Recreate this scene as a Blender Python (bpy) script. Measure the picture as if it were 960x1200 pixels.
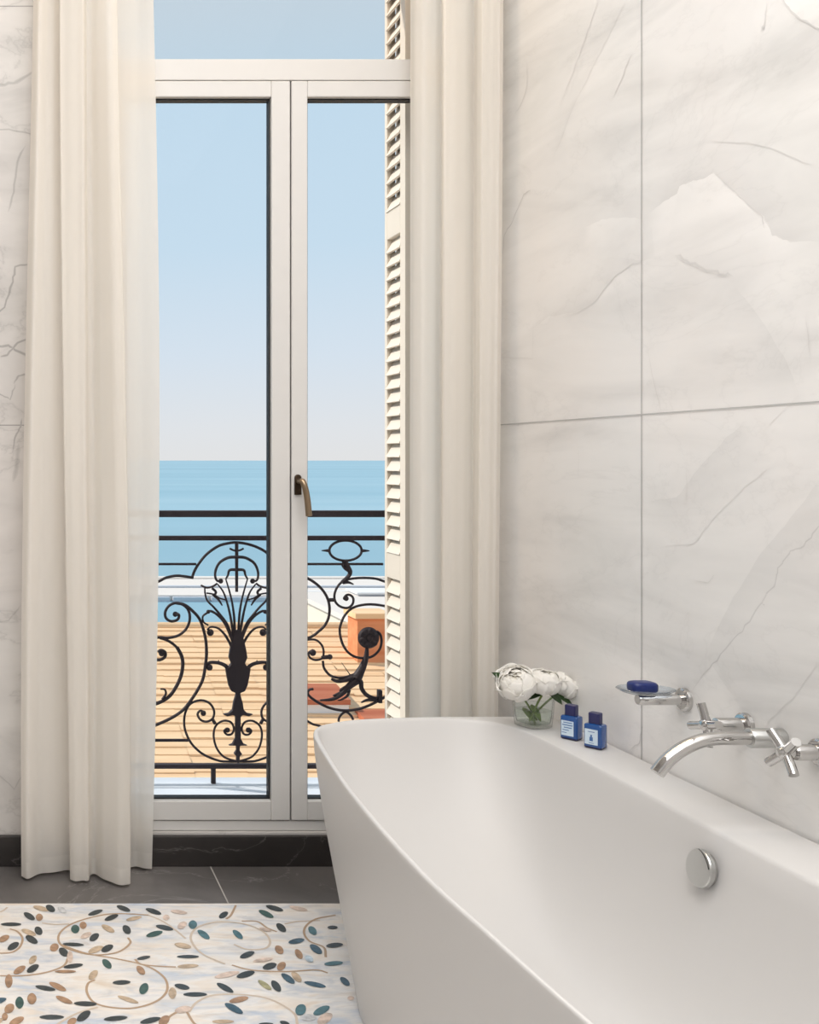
import bpy, bmesh, math, random
from mathutils import Vector, Matrix

for o in list(bpy.data.objects):
    bpy.data.objects.remove(o, do_unlink=True)
S = bpy.context.scene
COL = S.collection
random.seed(7)
PI = math.pi

# ------------------------------------------------------------------ camera
EYE = 1.30
F = 1200.0            # focal length in pixels of a 960 px wide frame
VX, VY = 15.0, 539.0  # vanishing point of the depth lines
cam_d = bpy.data.cameras.new('camera')
cam_d.sensor_fit = 'HORIZONTAL'
cam_d.sensor_width = 36.0
cam_d.lens = F / 960.0 * 36.0
cam_d.shift_x = (480.0 - VX) / 960.0
cam_d.shift_y = -(600.0 - VY) / 960.0
cam_d.clip_start = 0.05
cam_d.clip_end = 60000
cam = bpy.data.objects.new('camera', cam_d)
cam.location = (0, 0, EYE)
cam.rotation_euler = (PI / 2, 0, 0)
COL.objects.link(cam)
S.camera = cam

# ------------------------------------------------------------------ view, world, lights
S.view_settings.view_transform = 'Standard'
S.view_settings.look = 'None'
S.view_settings.gamma = 1.0
S.view_settings.use_curve_mapping = False
S.view_settings.exposure = 0.0
try:
    S.cycles.use_denoising = True
    S.cycles.max_bounces = 12
    S.cycles.diffuse_bounces = 6
    S.cycles.transparent_max_bounces = 16
    S.cycles.caustics_reflective = False
    S.cycles.caustics_refractive = False
    S.cycles.sample_clamp_indirect = 6.0
except Exception:
    pass


def lin(r, g, b):
    def f(c):
        c /= 255.0
        return c / 12.92 if c <= 0.04045 else ((c + 0.055) / 1.055) ** 2.4
    return (f(r), f(g), f(b), 1.0)


W = bpy.data.worlds.new('sky')
S.world = W
W.use_nodes = True
nt = W.node_tree
nt.nodes.clear()
out = nt.nodes.new('ShaderNodeOutputWorld')
bg = nt.nodes.new('ShaderNodeBackground')
tc = nt.nodes.new('ShaderNodeTexCoord')
sep = nt.nodes.new('ShaderNodeSeparateXYZ')
ramp = nt.nodes.new('ShaderNodeValToRGB')
nt.links.new(tc.outputs['Generated'], sep.inputs[0])
nt.links.new(sep.outputs['Z'], ramp.inputs[0])
nt.links.new(ramp.outputs[0], bg.inputs[0])
nt.links.new(bg.outputs[0], out.inputs[0])
els = ramp.color_ramp.elements
els[0].position = 0.0
els[0].color = lin(229, 229, 230)
els[1].position = 1.0
els[1].color = lin(150, 190, 228)
for p, c in ((0.03, (227, 230, 234)), (0.10, (216, 228, 240)), (0.20, (201, 223, 240)), (0.34, (196, 220, 238)), (0.46, (205, 218, 229))):
    e = els.new(p)
    e.color = lin(*c)
bg.inputs[1].default_value = 1.0


def light(name, kind, loc, energy, color=(1, 1, 1), size=None, size_y=None, rot=(0, 0, 0), **kw):
    d = bpy.data.lights.new(name, kind)
    d.energy = energy
    d.color = color
    if kind == 'AREA':
        d.shape = 'RECTANGLE'
        d.size = size
        d.size_y = size_y or size
    for k, v in kw.items():
        setattr(d, k, v)
    o = bpy.data.objects.new(name, d)
    o.location = loc
    o.rotation_euler = rot
    COL.objects.link(o)
    return o


sun = light('sun', 'SUN', (-20, 8, 20), 3.6, (1.0, 0.93, 0.84), angle=0.009)
sun.rotation_euler = Vector((-0.74, 0.215, 0.66)).to_track_quat('Z', 'Y').to_euler()
light('ceiling_fill', 'AREA', (0.45, 0.1, 3.62), 124, (1.0, 0.99, 0.98), 2.0, 4.2)  # unseen panel added to raise the room's ambient light
light('curtain_light', 'AREA', (0.4, 3.02, 3.64), 11, (1.0, 0.82, 0.62), 2.2, 0.08)

# ------------------------------------------------------------------ materials
MAT = {}


def mat(name, color, rough=0.5, metal=0.0, spec=0.5, **kw):
    m = bpy.data.materials.new(name)
    m.use_nodes = True
    b = m.node_tree.nodes['Principled BSDF']
    b.inputs['Base Color'].default_value = color if len(color) == 4 else (*color, 1)
    b.inputs['Roughness'].default_value = rough
    b.inputs['Metallic'].default_value = metal
    b.inputs['Specular IOR Level'].default_value = spec
    for k, v in kw.items():
        b.inputs[k].default_value = v
    MAT[name] = m
    return m


def nn(m, typ, **kw):
    n = m.node_tree.nodes.new(typ)
    for k, v in kw.items():
        setattr(n, k, v)
    return n


def lk(m, a, b):
    m.node_tree.links.new(a, b)


def noise(m, vec, scale, detail=3, rough=0.55, dist=0.0):
    n = nn(m, 'ShaderNodeTexNoise')
    n.inputs['Scale'].default_value = scale
    n.inputs['Detail'].default_value = detail
    n.inputs['Roughness'].default_value = rough
    n.inputs['Distortion'].default_value = dist
    if vec is not None:
        lk(m, vec, n.inputs['Vector'])
    return n.outputs['Fac']


def rampn(m, fac, stops):
    r = nn(m, 'ShaderNodeValToRGB')
    e = r.color_ramp.elements
    e[0].position, e[0].color = stops[0]
    e[1].position, e[1].color = stops[-1]
    for p, c in stops[1:-1]:
        x = e.new(p)
        x.color = c
    lk(m, fac, r.inputs[0])
    return r.outputs[0]


def mixc(m, fac, a, b, mode='MIX'):
    n = nn(m, 'ShaderNodeMix', data_type='RGBA', blend_type=mode)
    for i, v in ((0, fac), (6, a), (7, b)):
        if hasattr(v, 'is_linked'):
            lk(m, v, n.inputs[i])
        else:
            n.inputs[i].default_value = v
    return n.outputs[2]


def math_(m, op, a, b=0.0, clamp=False):
    n = nn(m, 'ShaderNodeMath', operation=op, use_clamp=clamp)
    for i, v in ((0, a), (1, b)):
        if hasattr(v, 'is_linked'):
            lk(m, v, n.inputs[i])
        else:
            n.inputs[i].default_value = v
    return n.outputs[0]


def objvec(m, scale=(1, 1, 1), rot=(0, 0, 0)):
    t = nn(m, 'ShaderNodeTexCoord')
    mp = nn(m, 'ShaderNodeMapping')
    mp.inputs['Scale'].default_value = scale
    mp.inputs['Rotation'].default_value = rot
    lk(m, t.outputs['Object'], mp.inputs['Vector'])
    return mp.outputs['Vector']


def g(v):
    return (v, v, v, 1)


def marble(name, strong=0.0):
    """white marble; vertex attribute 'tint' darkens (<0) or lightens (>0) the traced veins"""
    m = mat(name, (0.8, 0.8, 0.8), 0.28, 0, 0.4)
    b = m.node_tree.nodes['Principled BSDF']
    v1 = objvec(m, (1, 1, 1))
    big = noise(m, v1, 1.1, 4, 0.55, 0.6)
    v2 = objvec(m, (1.0, 0.75, 3.2), (math.radians(42), 0, 0))
    streak = noise(m, v2, 1.7, 5, 0.55, 0.9)
    c1 = rampn(m, big, [(0.32, (0.85, 0.845, 0.825, 1)), (0.52, (0.89, 0.875, 0.86, 1)), (0.7, (0.92, 0.89, 0.865, 1))])
    c2 = rampn(m, streak, [(0.30, g(0.83)), (0.44, g(0.94)), (0.57, g(1.0)), (0.75, g(1.04))])
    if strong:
        c1 = mixc(m, 1.0, c1, (0.72, 0.70, 0.685, 1), 'MULTIPLY')  # base colour darkened to stand for shade beside the curtains
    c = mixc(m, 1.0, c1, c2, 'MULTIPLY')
    # fine faint veins
    v3 = objvec(m, (1.0, 0.8, 1.5), (math.radians(30), 0, 0))
    fn = noise(m, v3, 2.3, 6, 0.6, 0.4)
    d = math_(m, 'ABSOLUTE', math_(m, 'SUBTRACT', fn, 0.5))
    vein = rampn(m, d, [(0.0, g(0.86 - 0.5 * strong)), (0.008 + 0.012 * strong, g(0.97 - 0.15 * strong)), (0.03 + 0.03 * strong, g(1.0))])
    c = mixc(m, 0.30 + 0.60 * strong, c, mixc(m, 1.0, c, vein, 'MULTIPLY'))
    at = nn(m, 'ShaderNodeAttribute', attribute_name='tint')
    k = math_(m, 'ADD', at.outputs['Fac'], 1.0)
    cc = nn(m, 'ShaderNodeCombineColor')
    for i in range(3):
        lk(m, k, cc.inputs[i])
    c = mixc(m, 1.0, c, cc.outputs[0], 'MULTIPLY')
    lk(m, c, b.inputs['Base Color'])
    return m


marble('marble_right')
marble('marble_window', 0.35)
mat('plaster', (0.82, 0.80, 0.77), 0.8)
mat('plaster_taupe', (0.42, 0.41, 0.405), 0.8)


def stone_dark(name, base, vein):
    m = mat(name, base, 0.35)
    b = m.node_tree.nodes['Principled BSDF']
    v = objvec(m, (1, 1, 1), (0, 0, 0.6))
    n1 = noise(m, v, 3.0, 5, 0.6, 0.5)
    c = rampn(m, n1, [(0.3, tuple(x * 0.75 for x in base[:3]) + (1,)), (0.7, tuple(min(1, x * 1.35) for x in base[:3]) + (1,))])
    n2 = noise(m, v, 2.2, 6, 0.62, 1.2)
    d = math_(m, 'ABSOLUTE', math_(m, 'SUBTRACT', n2, 0.5))
    f = rampn(m, d, [(0.0, g(0.22)), (0.005, g(0.06)), (0.012, g(0))])
    c = mixc(m, f, c, vein)
    lk(m, c, b.inputs['Base Color'])
    return m


stone_dark('dark_stone', (0.125, 0.116, 0.112, 1), (0.6, 0.58, 0.55, 1))
stone_dark('black_stone', (0.027, 0.023, 0.022, 1), (0.35, 0.33, 0.32, 1))
mat('grout', (0.42, 0.40, 0.37), 0.8)


def mosaic():
    m = mat('pearl_mosaic', (0.8, 0.78, 0.74), 0.38)
    b = m.node_tree.nodes['Principled BSDF']
    v = objvec(m, (1.3, 3.4, 1), (0, 0, math.radians(18)))
    n1 = noise(m, v, 3.2, 4, 0.6, 0.8)
    v2 = objvec(m, (1.6, 4.5, 1), (0, 0, math.radians(-24)))
    n2 = noise(m, v2, 4.5, 4, 0.6, 0.8)
    c1 = rampn(m, n1, [(0.36, (0.62, 0.67, 0.74, 1)), (0.47, (0.82, 0.80, 0.775, 1)), (0.56, (0.87, 0.85, 0.825, 1)), (0.68, (0.78, 0.71, 0.63, 1))])
    c2 = rampn(m, n2, [(0.34, (0.80, 0.83, 0.88, 1)), (0.5, (1, 1, 1, 1)), (0.66, (0.97, 0.92, 0.86, 1))])
    c = mixc(m, 1.0, c1, c2, 'MULTIPLY')
    # staggered mother-of-pearl pieces
    br = nn(m, 'ShaderNodeTexVoronoi', feature='F1')
    br.inputs['Scale'].default_value = 7
    lk(m, v, br.inputs['Vector'])
    hs = rampn(m, br.outputs['Color'], [(0.0, (0.93, 0.945, 0.96, 1)), (0.5, (1, 1, 1, 1)), (1.0, (1.0, 0.97, 0.93, 1))])
    c = mixc(m, 0.9, c, mixc(m, 1.0, c, hs, 'MULTIPLY'))
    lk(m, c, b.inputs['Base Color'])


mosaic()
LEAFC = {'K': (0.040, 0.052, 0.056), 'G': (0.045, 0.105, 0.095), 'T': (0.075, 0.17, 0.20), 'U': (0.05, 0.105, 0.15),
         'B': (0.38, 0.235, 0.145), 'N': (0.52, 0.40, 0.28), 'P': (0.66, 0.53, 0.45), 'L': (0.56, 0.57, 0.58), 'S': (0.50, 0.60, 0.68), 'O': (0.40, 0.38, 0.22)}
LEAFORDER = list(LEAFC)
for k in LEAFORDER:
    mm = mat('leaf_inlay_' + k, LEAFC[k], 0.35)
    b_ = mm.node_tree.nodes['Principled BSDF']
    nz = noise(mm, objvec(mm, (1, 1, 1)), 45, 3)
    c_ = LEAFC[k]
    lk(mm, rampn(mm, nz, [(0.3, tuple(x * .7 for x in c_) + (1,)), (0.7, tuple(min(1, x * 1.35) for x in c_) + (1,))]), b_.inputs['Base Color'])
mat('vine_inlay', (0.47, 0.33, 0.22), 0.4)
mat('vine_inlay_pale', (0.64, 0.54, 0.44), 0.4)

mat('door_paint', (0.64, 0.625, 0.605), 0.42)
mat('gasket_black', (0.006, 0.006, 0.007), 0.5)
mat('seam_dark', (0.06, 0.055, 0.05), 0.7)
mat('bronze', (0.33, 0.245, 0.16), 0.3, 1.0)
mat('bronze_dark', (0.07, 0.05, 0.035), 0.35, 1.0)
mat('iron', (0.026, 0.018, 0.022), 0.55, 0.0, 0.35)
mat('shutter_paint', (0.72, 0.655, 0.57), 0.6)
mat('tub_white', (0.635, 0.625, 0.615), 0.42, 0, 0.35)
mat('chrome', (0.59, 0.58, 0.57), 0.06, 1.0)
mat('chrome_brushed', (0.58, 0.585, 0.575), 0.28, 1.0)
mat('soap_blue', (0.008, 0.020, 0.13), 0.35, 0, 0.5, **{'Subsurface Weight': 0.0})
mat('bottle_blue', (0.006, 0.065, 0.25), 0.12, 0, 0.6, **{'Coat Weight': 0.5})
mat('bottle_navy', (0.008, 0.014, 0.07), 0.2)
mat('cap_navy', (0.018, 0.018, 0.085), 0.4)
mat('label_pale', (0.60, 0.72, 0.82), 0.6)
mat('label_ink', (0.05, 0.14, 0.36), 0.6)
mat('leaf_green', (0.022, 0.055, 0.012), 0.4)
mat('stem_green', (0.15, 0.22, 0.05), 0.5)
mat('balcony_white', (0.66, 0.71, 0.77), 0.6)
mat('facade', (0.80, 0.72, 0.60), 0.9)


def petal_mat():
    m = mat('petal_white', (0.90, 0.87, 0.79), 0.6, 0, 0.2)
    b = m.node_tree.nodes['Principled BSDF']
    at = nn(m, 'ShaderNodeAttribute', attribute_name='tint')
    c = rampn(m, at.outputs['Fac'], [(0.0, (0.80, 0.79, 0.56, 1)), (0.35, (0.95, 0.91, 0.81, 1)), (1.0, (0.96, 0.945, 0.91, 1))])
    lk(m, c, b.inputs['Base Color'])
    tr = nn(m, 'ShaderNodeBsdfTranslucent')
    lk(m, c, tr.inputs[0])
    mx = nn(m, 'ShaderNodeMixShader')
    mx.inputs[0].default_value = 0.3
    lk(m, b.outputs[0], mx.inputs[1])
    lk(m, tr.outputs[0], mx.inputs[2])
    lk(m, mx.outputs[0], m.node_tree.nodes['Material Output'].inputs[0])


petal_mat()


def glass_pane(name, tint, ior=1.06):
    m = mat(name, (1, 1, 1), 0)
    t = m.node_tree
    t.nodes.remove(t.nodes['Principled BSDF'])
    tr = nn(m, 'ShaderNodeBsdfTransparent')
    tr.inputs[0].default_value = tint
    gl = nn(m, 'ShaderNodeBsdfGlossy')
    gl.inputs['Roughness'].default_value = 0.0
    fr = nn(m, 'ShaderNodeFresnel')
    fr.inputs[0].default_value = ior
    mx = nn(m, 'ShaderNodeMixShader')
    lk(m, fr.outputs[0], mx.inputs[0])
    lk(m, tr.outputs[0], mx.inputs[1])
    lk(m, gl.outputs[0], mx.inputs[2])
    lk(m, mx.outputs[0], t.nodes['Material Output'].inputs[0])


glass_pane('window_glass', (0.985, 0.99, 0.99, 1))
glass_pane('transom_glass', (0.97, 0.96, 0.95, 1))



def thin_glass(name, tint, edge):
    """clear ware: see-through face on, glossy towards its edges"""
    m = mat(name, (1, 1, 1), 0)
    t = m.node_tree
    t.nodes.remove(t.nodes['Principled BSDF'])
    tr = nn(m, 'ShaderNodeBsdfTransparent')
    tr.inputs[0].default_value = tint
    gl = nn(m, 'ShaderNodeBsdfGlossy')
    gl.inputs['Roughness'].default_value = 0.02
    lw = nn(m, 'ShaderNodeLayerWeight')
    lw.inputs[0].default_value = 0.5
    k = math_(m, 'ADD', math_(m, 'MULTIPLY', math_(m, 'POWER', lw.outputs['Facing'], 3.0), edge), 0.03)
    lk(m, rampn(m, lw.outputs['Facing'], [(0.0, tint), (0.55, tint), (0.85, tuple(c * 0.72 for c in tint[:3]) + (1,)), (1.0, tuple(c * 0.42 for c in tint[:3]) + (1,))]), tr.inputs[0])
    mx = nn(m, 'ShaderNodeMixShader')
    lk(m, k, mx.inputs[0])
    lk(m, tr.outputs[0], mx.inputs[1])
    lk(m, gl.outputs[0], mx.inputs[2])
    lk(m, mx.outputs[0], t.nodes['Material Output'].inputs[0])


thin_glass('vase_glass', (0.96, 0.975, 0.97, 1), 0.7)
thin_glass('water', (0.95, 0.98, 0.95, 1), 0.25)
thin_glass('dish_glass', (0.86, 0.90, 0.94, 1), 0.6)


def sheer():
    m = mat('sheer_fabric', (0.9, 0.87, 0.82), 0.9)
    t = m.node_tree
    t.nodes.remove(t.nodes['Principled BSDF'])
    col = (0.935, 0.90, 0.845, 1)
    df = nn(m, 'ShaderNodeBsdfDiffuse')
    df.inputs[0].default_value = col
    tl = nn(m, 'ShaderNodeBsdfTranslucent')
    tl.inputs[0].default_value = col
    m1 = nn(m, 'ShaderNodeMixShader')
    m1.inputs[0].default_value = 0.48
    lk(m, df.outputs[0], m1.inputs[1])
    lk(m, tl.outputs[0], m1.inputs[2])
    tp = nn(m, 'ShaderNodeBsdfTransparent')
    m2 = nn(m, 'ShaderNodeMixShader')
    geo = nn(m, 'ShaderNodeNewGeometry')
    sp = nn(m, 'ShaderNodeSeparateXYZ')
    lk(m, geo.outputs['Position'], sp.inputs[0])
    hem = math_(m, 'LESS_THAN', sp.outputs['Z'], 0.055)       # doubled cloth of the hem
    # sheer cloth lets less through where it is seen edge-on
    lw = nn(m, 'ShaderNodeLayerWeight')
    lw.inputs[0].default_value = 0.35
    a = math_(m, 'ADD', math_(m, 'MULTIPLY', lw.outputs['Facing'], 0.25), 0.92)
    a = math_(m, 'ADD', a, math_(m, 'MULTIPLY', hem, 0.16), True)
    lk(m, a, m2.inputs[0])
    lk(m, tp.outputs[0], m2.inputs[1])
    lk(m, m1.outputs[0], m2.inputs[2])
    lk(m, m2.outputs[0], t.nodes['Material Output'].inputs[0])


sheer()


def terracotta(name, lo, hi):
    m = mat(name, hi, 0.85, 0, 0.2)
    b = m.node_tree.nodes['Principled BSDF']
    n1 = noise(m, objvec(m, (0.6, 6, 6)), 1.6, 4)
    lk(m, rampn(m, n1, [(0.3, lo), (0.7, hi)]), b.inputs['Base Color'])


terracotta('roof_tiles', (0.82, 0.53, 0.30, 1), (0.93, 0.645, 0.39, 1))
terracotta('roof_tiles_red', (0.42, 0.12, 0.065, 1), (0.56, 0.20, 0.11, 1))
terracotta('chimney_brick', (0.62, 0.22, 0.10, 1), (0.76, 0.34, 0.17, 1))
mat('wall_cream', (0.80, 0.71, 0.58), 0.9)
mat('wall_white', (0.82, 0.80, 0.78), 0.9)
mat('pier_pale', (0.78, 0.70, 0.63), 0.9)
mat('pier_grey', (0.55, 0.57, 0.61), 0.9)  # also the painted shade on the quay front


def sea_mat():
    m = mat('sea_water', (0.2, 0.45, 0.55), 0.5, 0, 0.12)
    b = m.node_tree.nodes['Principled BSDF']
    v = objvec(m, (0.0012, 0.006, 1))
    n1 = noise(m, v, 1.0, 5, 0.6, 0.4)
    v2 = objvec(m, (0.00022, 0.0022, 1))
    n2 = noise(m, v2, 1.0, 4, 0.6, 0.3)
    c1 = rampn(m, n1, [(0.3, (0.26, 0.44, 0.52, 1)), (0.7, (0.32, 0.49, 0.565, 1))])
    c2 = rampn(m, n2, [(0.35, g(0.93)), (0.50, g(1.0)), (0.56, (1.22, 1.10, 1.06, 1)), (0.60, g(1.0))])
    lk(m, mixc(m, 1.0, c1, c2, 'MULTIPLY'), b.inputs['Base Color'])


sea_mat()

# ------------------------------------------------------------------ mesh helpers


class MB:
    """collects geometry for one mesh object"""

    def __init__(s):
        s.v, s.f, s.m, s.t = [], [], [], []
        s.mi = 0

    def add(s, verts, faces, tint=None):
        o = len(s.v)
        s.v += [tuple(p) for p in verts]
        s.f += [tuple(i + o for i in f) for f in faces]
        s.m += [s.mi] * len(faces)
        s.t += list(tint) if tint is not None else [0.0] * len(verts)
        return s

    def box(s, x0, x1, y0, y1, z0, z1):
        v = [(x, y, z) for z in (z0, z1) for y in (y0, y1) for x in (x0, x1)]
        return s.add(v, [(0, 2, 3, 1), (4, 5, 7, 6), (0, 1, 5, 4), (2, 6, 7, 3), (0, 4, 6, 2), (1, 3, 7, 5)])

    def tube(s, pts, r, seg=10, caps=True, flat=None):
        """r: number or one per point; flat=(axis, k) squeezes the section along a world axis"""
        P = [Vector(p) for p in pts]
        n = len(P)
        R = [r] * n if not hasattr(r, '__len__') else list(r)
        T = []
        for i in range(n):
            d = P[min(i + 1, n - 1)] - P[max(i - 1, 0)]
            T.append(d.normalized() if d.length > 1e-9 else Vector((0, 0, 1)))
        up = Vector((0, 1, 0)) if abs(T[0].y) < 0.9 else Vector((0, 0, 1))
        N = (up - T[0] * up.dot(T[0])).normalized()
        V, Fc = [], []
        for i in range(n):
            N = (N - T[i] * N.dot(T[i]))
            N = N.normalized() if N.length > 1e-6 else T[i].orthogonal().normalized()
            B = T[i].cross(N)
            for k in range(seg):
                a = 2 * PI * k / seg
                V.append(P[i] + (N * math.cos(a) + B * math.sin(a)) * R[i])
        for i in range(n - 1):
            for k in range(seg):
                a, b = i * seg + k, i * seg + (k + 1) % seg
                Fc.append((a, b, b + seg, a + seg))
        if caps:
            Fc.append(tuple(range(seg - 1, -1, -1)))
            Fc.append(tuple((n - 1) * seg + k for k in range(seg)))
        return s.add(V, Fc)

    def lathe(s, prof, origin, axis='Z', seg=40, caps=True):
        """prof: (radius, distance along axis)"""
        V, Fc = [], []
        o = Vector(origin)
        for (r, h) in prof:
            for k in range(seg):
                a = 2 * PI * k / seg
                c, q = r * math.cos(a), r * math.sin(a)
                V.append(o + Vector({'Z': (c, q, h), 'X': (h, c, q), 'Y': (c, h, q)}[axis]))
        for i in range(len(prof) - 1):
            for k in range(seg):
                a, b = i * seg + k, i * seg + (k + 1) % seg
                Fc.append((a, b, b + seg, a + seg))
        if caps:
            Fc.append(tuple(range(seg - 1, -1, -1)))
            Fc.append(tuple((len(prof) - 1) * seg + k for k in range(seg)))
        return s.add(V, Fc)

    def ball(s, c, r, seg=14, ring=9, sc=(1, 1, 1)):
        c = Vector(c)
        V, Fc = [], []
        for i in range(ring + 1):
            t = PI * i / ring
            for k in range(seg):
                a = 2 * PI * k / seg
                V.append(c + Vector((math.sin(t) * math.cos(a) * sc[0], math.sin(t) * math.sin(a) * sc[1], math.cos(t) * sc[2])) * r)
        for i in range(ring):
            for k in range(seg):
                a, b = i * seg + k, i * seg + (k + 1) % seg
                Fc.append((a, a + seg, b + seg, b))
        return s.add(V, Fc)

    def plate(s, poly, y0, y1):
        """polygon in x,z extruded along y"""
        n = len(poly)
        V = [(x, y0, z) for x, z in poly] + [(x, y1, z) for x, z in poly]
        Fc = [tuple(range(n)), tuple(range(2 * n - 1, n - 1, -1))]
        Fc += [(i, i + n, (i + 1) % n + n, (i + 1) % n) for i in range(n)]
        return s.add(V, Fc)

    def build(s, name, mats, parent=None, smooth=False, bevel=0, bseg=2, angle=35, weld=False):
        me = bpy.data.meshes.new(name)
        me.from_pydata(s.v, [], s.f)
        if any(s.t):
            a = me.attributes.new('tint', 'FLOAT', 'POINT')
            a.data.foreach_set('value', s.t)
        mats = mats if isinstance(mats, (list, tuple)) else [mats]
        for x in mats:
            me.materials.append(MAT[x])
        me.polygons.foreach_set('material_index', s.m)
        bm = bmesh.new()
        bm.from_mesh(me)
        if weld:
            bmesh.ops.remove_doubles(bm, verts=bm.verts, dist=1e-5)
        bmesh.ops.recalc_face_normals(bm, faces=bm.faces)
        if smooth:
            for fc in bm.faces:
                fc.smooth = True
            for e in bm.edges:
                if len(e.link_faces) == 2 and e.calc_face_angle(0) > math.radians(angle):
                    e.smooth = False
        bm.to_mesh(me)
        bm.free()
        o = bpy.data.objects.new(name, me)
        COL.objects.link(o)
        if bevel:
            md = o.modifiers.new('bevel', 'BEVEL')
            md.width = bevel
            md.segments = bseg
            md.limit_method = 'ANGLE'
            md.angle_limit = math.radians(40)
        if parent is not None:
            o.parent = parent
            o.matrix_parent_inverse = Matrix.Translation(parent.location).inverted()
        return o


def tag(o, label=None, cat=None, group=None, kind=None):
    if label:
        o['label'] = label
    if cat:
        o['category'] = cat
    if group:
        o['group'] = group
    if kind:
        o['kind'] = kind
    return o


def thing(name, loc, label, cat, group=None):
    o = bpy.data.objects.new(name, None)
    o.location = loc
    o.empty_display_size = 0.1
    COL.objects.link(o)
    return tag(o, label, cat, group)


def struct(o):
    o['kind'] = 'structure'
    return o


def spline(pts, n=6, closed=False):
    """Catmull-Rom through points of any dimension"""
    P = [tuple(map(float, p)) for p in pts]
    N = len(P)
    res = []
    rng = N if closed else N - 1
    for i in range(rng):
        if closed:
            p0, p1, p2, p3 = P[i - 1], P[i], P[(i + 1) % N], P[(i + 2) % N]
        else:
            p1, p2 = P[i], P[i + 1]
            p0 = P[i - 1] if i else tuple(2 * a - b for a, b in zip(p1, p2))
            p3 = P[i + 2] if i + 2 < N else tuple(2 * a - b for a, b in zip(p2, p1))
        for k in range(n):
            t = k / n
            res.append(tuple(0.5 * (2 * b + (c - a) * t + (2 * a - 5 * b + 4 * c - d) * t * t + (3 * b - a - 3 * c + d) * t ** 3)
                             for a, b, c, d in zip(p0, p1, p2, p3)))
    if not closed:
        res.append(P[-1])
    return res


def at(px, py, y):
    """world point seen at pixel (px,py) at depth y"""
    return Vector(((px - VX) * y / F, y, EYE - (py - VY) * y / F))


def onfloor(px, py, h=0.0):
    y = (EYE - h) * F / (py - VY)
    return Vector(((px - VX) * y / F, y, h))


# ------------------------------------------------------------------ room
D = 3.30              # inner face of the window wall
WX = 1.555            # right wall
LX, BY, CZ = -1.7, -2.3, 3.70


def xw(px, y=D):
    return (px - VX) * y / F


def zw(py, y=D):
    return EYE - (py - VY) * y / F


# floor: dark stone border with a mosaic field
b = MB()
b.box(LX - 0.2, WX + 0.2, BY - 0.2, 3.72, -0.2, -0.004)
MY1 = 3.006
b.mi = 1                      # light joints between the dark slabs (they run towards the window)
for jx in (-1.16, -0.263, 0.634):
    b.box(jx - 0.002, jx + 0.002, MY1, D, -0.0045, -0.0036)
struct(b.build('floor', ['dark_stone', 'grout']))

mosaic_b = MB()
mosaic_b.box(-1.25, 1.36, -1.9, MY1, -0.02, -0.002)
E_LEAVES = """210,62,38,11,15,N 258,62,24,15,30,K 318,70,24,12,30,L 150,102,30,13,30,K 201,107,17,17,0,B 488,83,36,10,-18,K 632,62,34,11,20,K 785,77,38,11,18,K
570,109,34,11,-20,K 685,113,38,9,-12,N 850,108,16,13,0,P 915,80,40,9,8,P 932,148,24,15,-30,P 57,143,48,8,0,K 197,176,22,17,50,K 147,184,36,12,20,N 20,216,28,14,-25,B
162,221,32,15,30,K 68,255,30,15,-30,K 385,167,20,20,0,G 425,148,17,17,0,B 553,165,34,13,28,N 482,209,26,15,-35,K 440,200,28,12,-25,P 648,170,24,17,50,K 842,160,42,11,12,K
790,192,40,12,-15,G 935,252,40,12,10,N 375,246,50,8,3,K 278,261,22,18,-30,B 490,272,38,14,-20,N 549,266,30,15,-25,K 325,285,26,17,40,K 358,310,14,28,0,P 168,324,24,15,-50,N
100,376,32,15,-30,B 168,369,32,15,-30,K 375,356,46,10,-8,K 335,384,50,7,0,B 547,345,28,16,45,G 735,314,32,8,-10,K 720,378,26,15,45,B
477,402,28,16,-45,N 622,440,42,10,-2,K 45,433,18,32,0,B 232,469,48,11,10,K 295,461,44,13,25,B 736,472,28,20,-60,G 882,495,19,26,0,N 100,543,20,28,0,G
163,523,22,26,0,B 48,573,26,20,-40,B 328,529,42,12,22,B 437,549,54,11,2,K 655,527,52,10,18,N 265,617,58,11,0,K 428,612,38,18,-35,K 85,638,38,16,-25,B 592,624,56,11,-5,K
368,640,24,16,-30,B 770,634,50,13,-12,K 840,635,30,20,-40,B 25,615,14,18,0,B"""
F_LEAVES = """70,145,20,20,0,T 227,95,24,13,-30,K 125,195,34,14,35,T 300,195,30,13,40,T 488,61,42,11,15,K 445,90,38,12,25,G 522,160,28,15,40,K 610,62,44,9,12,P 682,175,24,16,45,T
785,159,24,8,0,K 600,229,38,12,-10,U 512,273,24,17,45,B 612,295,26,15,55,B 700,270,34,16,35,U 795,250,40,11,-5,K 348,299,36,13,-20,K 45,308,52,8,0,K 463,357,34,15,-15,K
523,357,24,17,-40,B 665,320,22,14,30,S 790,343,44,10,-5,T 45,356,50,9,-3,N 340,399,44,14,-15,K 245,400,60,12,-12,P 557,420,38,14,35,U 600,412,32,15,45,N 695,450,52,11,12,U
438,453,38,12,35,O 496,459,32,17,50,K 848,435,28,14,40,U 15,462,36,12,12,K 235,467,44,13,28,K 82,501,56,10,0,K 305,528,46,13,-12,B 280,573,48,15,28,U 622,580,28,24,-50,T
728,583,42,17,-25,T 878,520,16,10,0,P 225,640,52,9,0,N 445,652,34,6,0,K 540,648,24,9,15,K 20,578,40,16,-10,P 745,625,40,22,-30,P 660,620,40,16,0,L 430,325,48,9,-8,P 440,170,30,7,15,P"""


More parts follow.
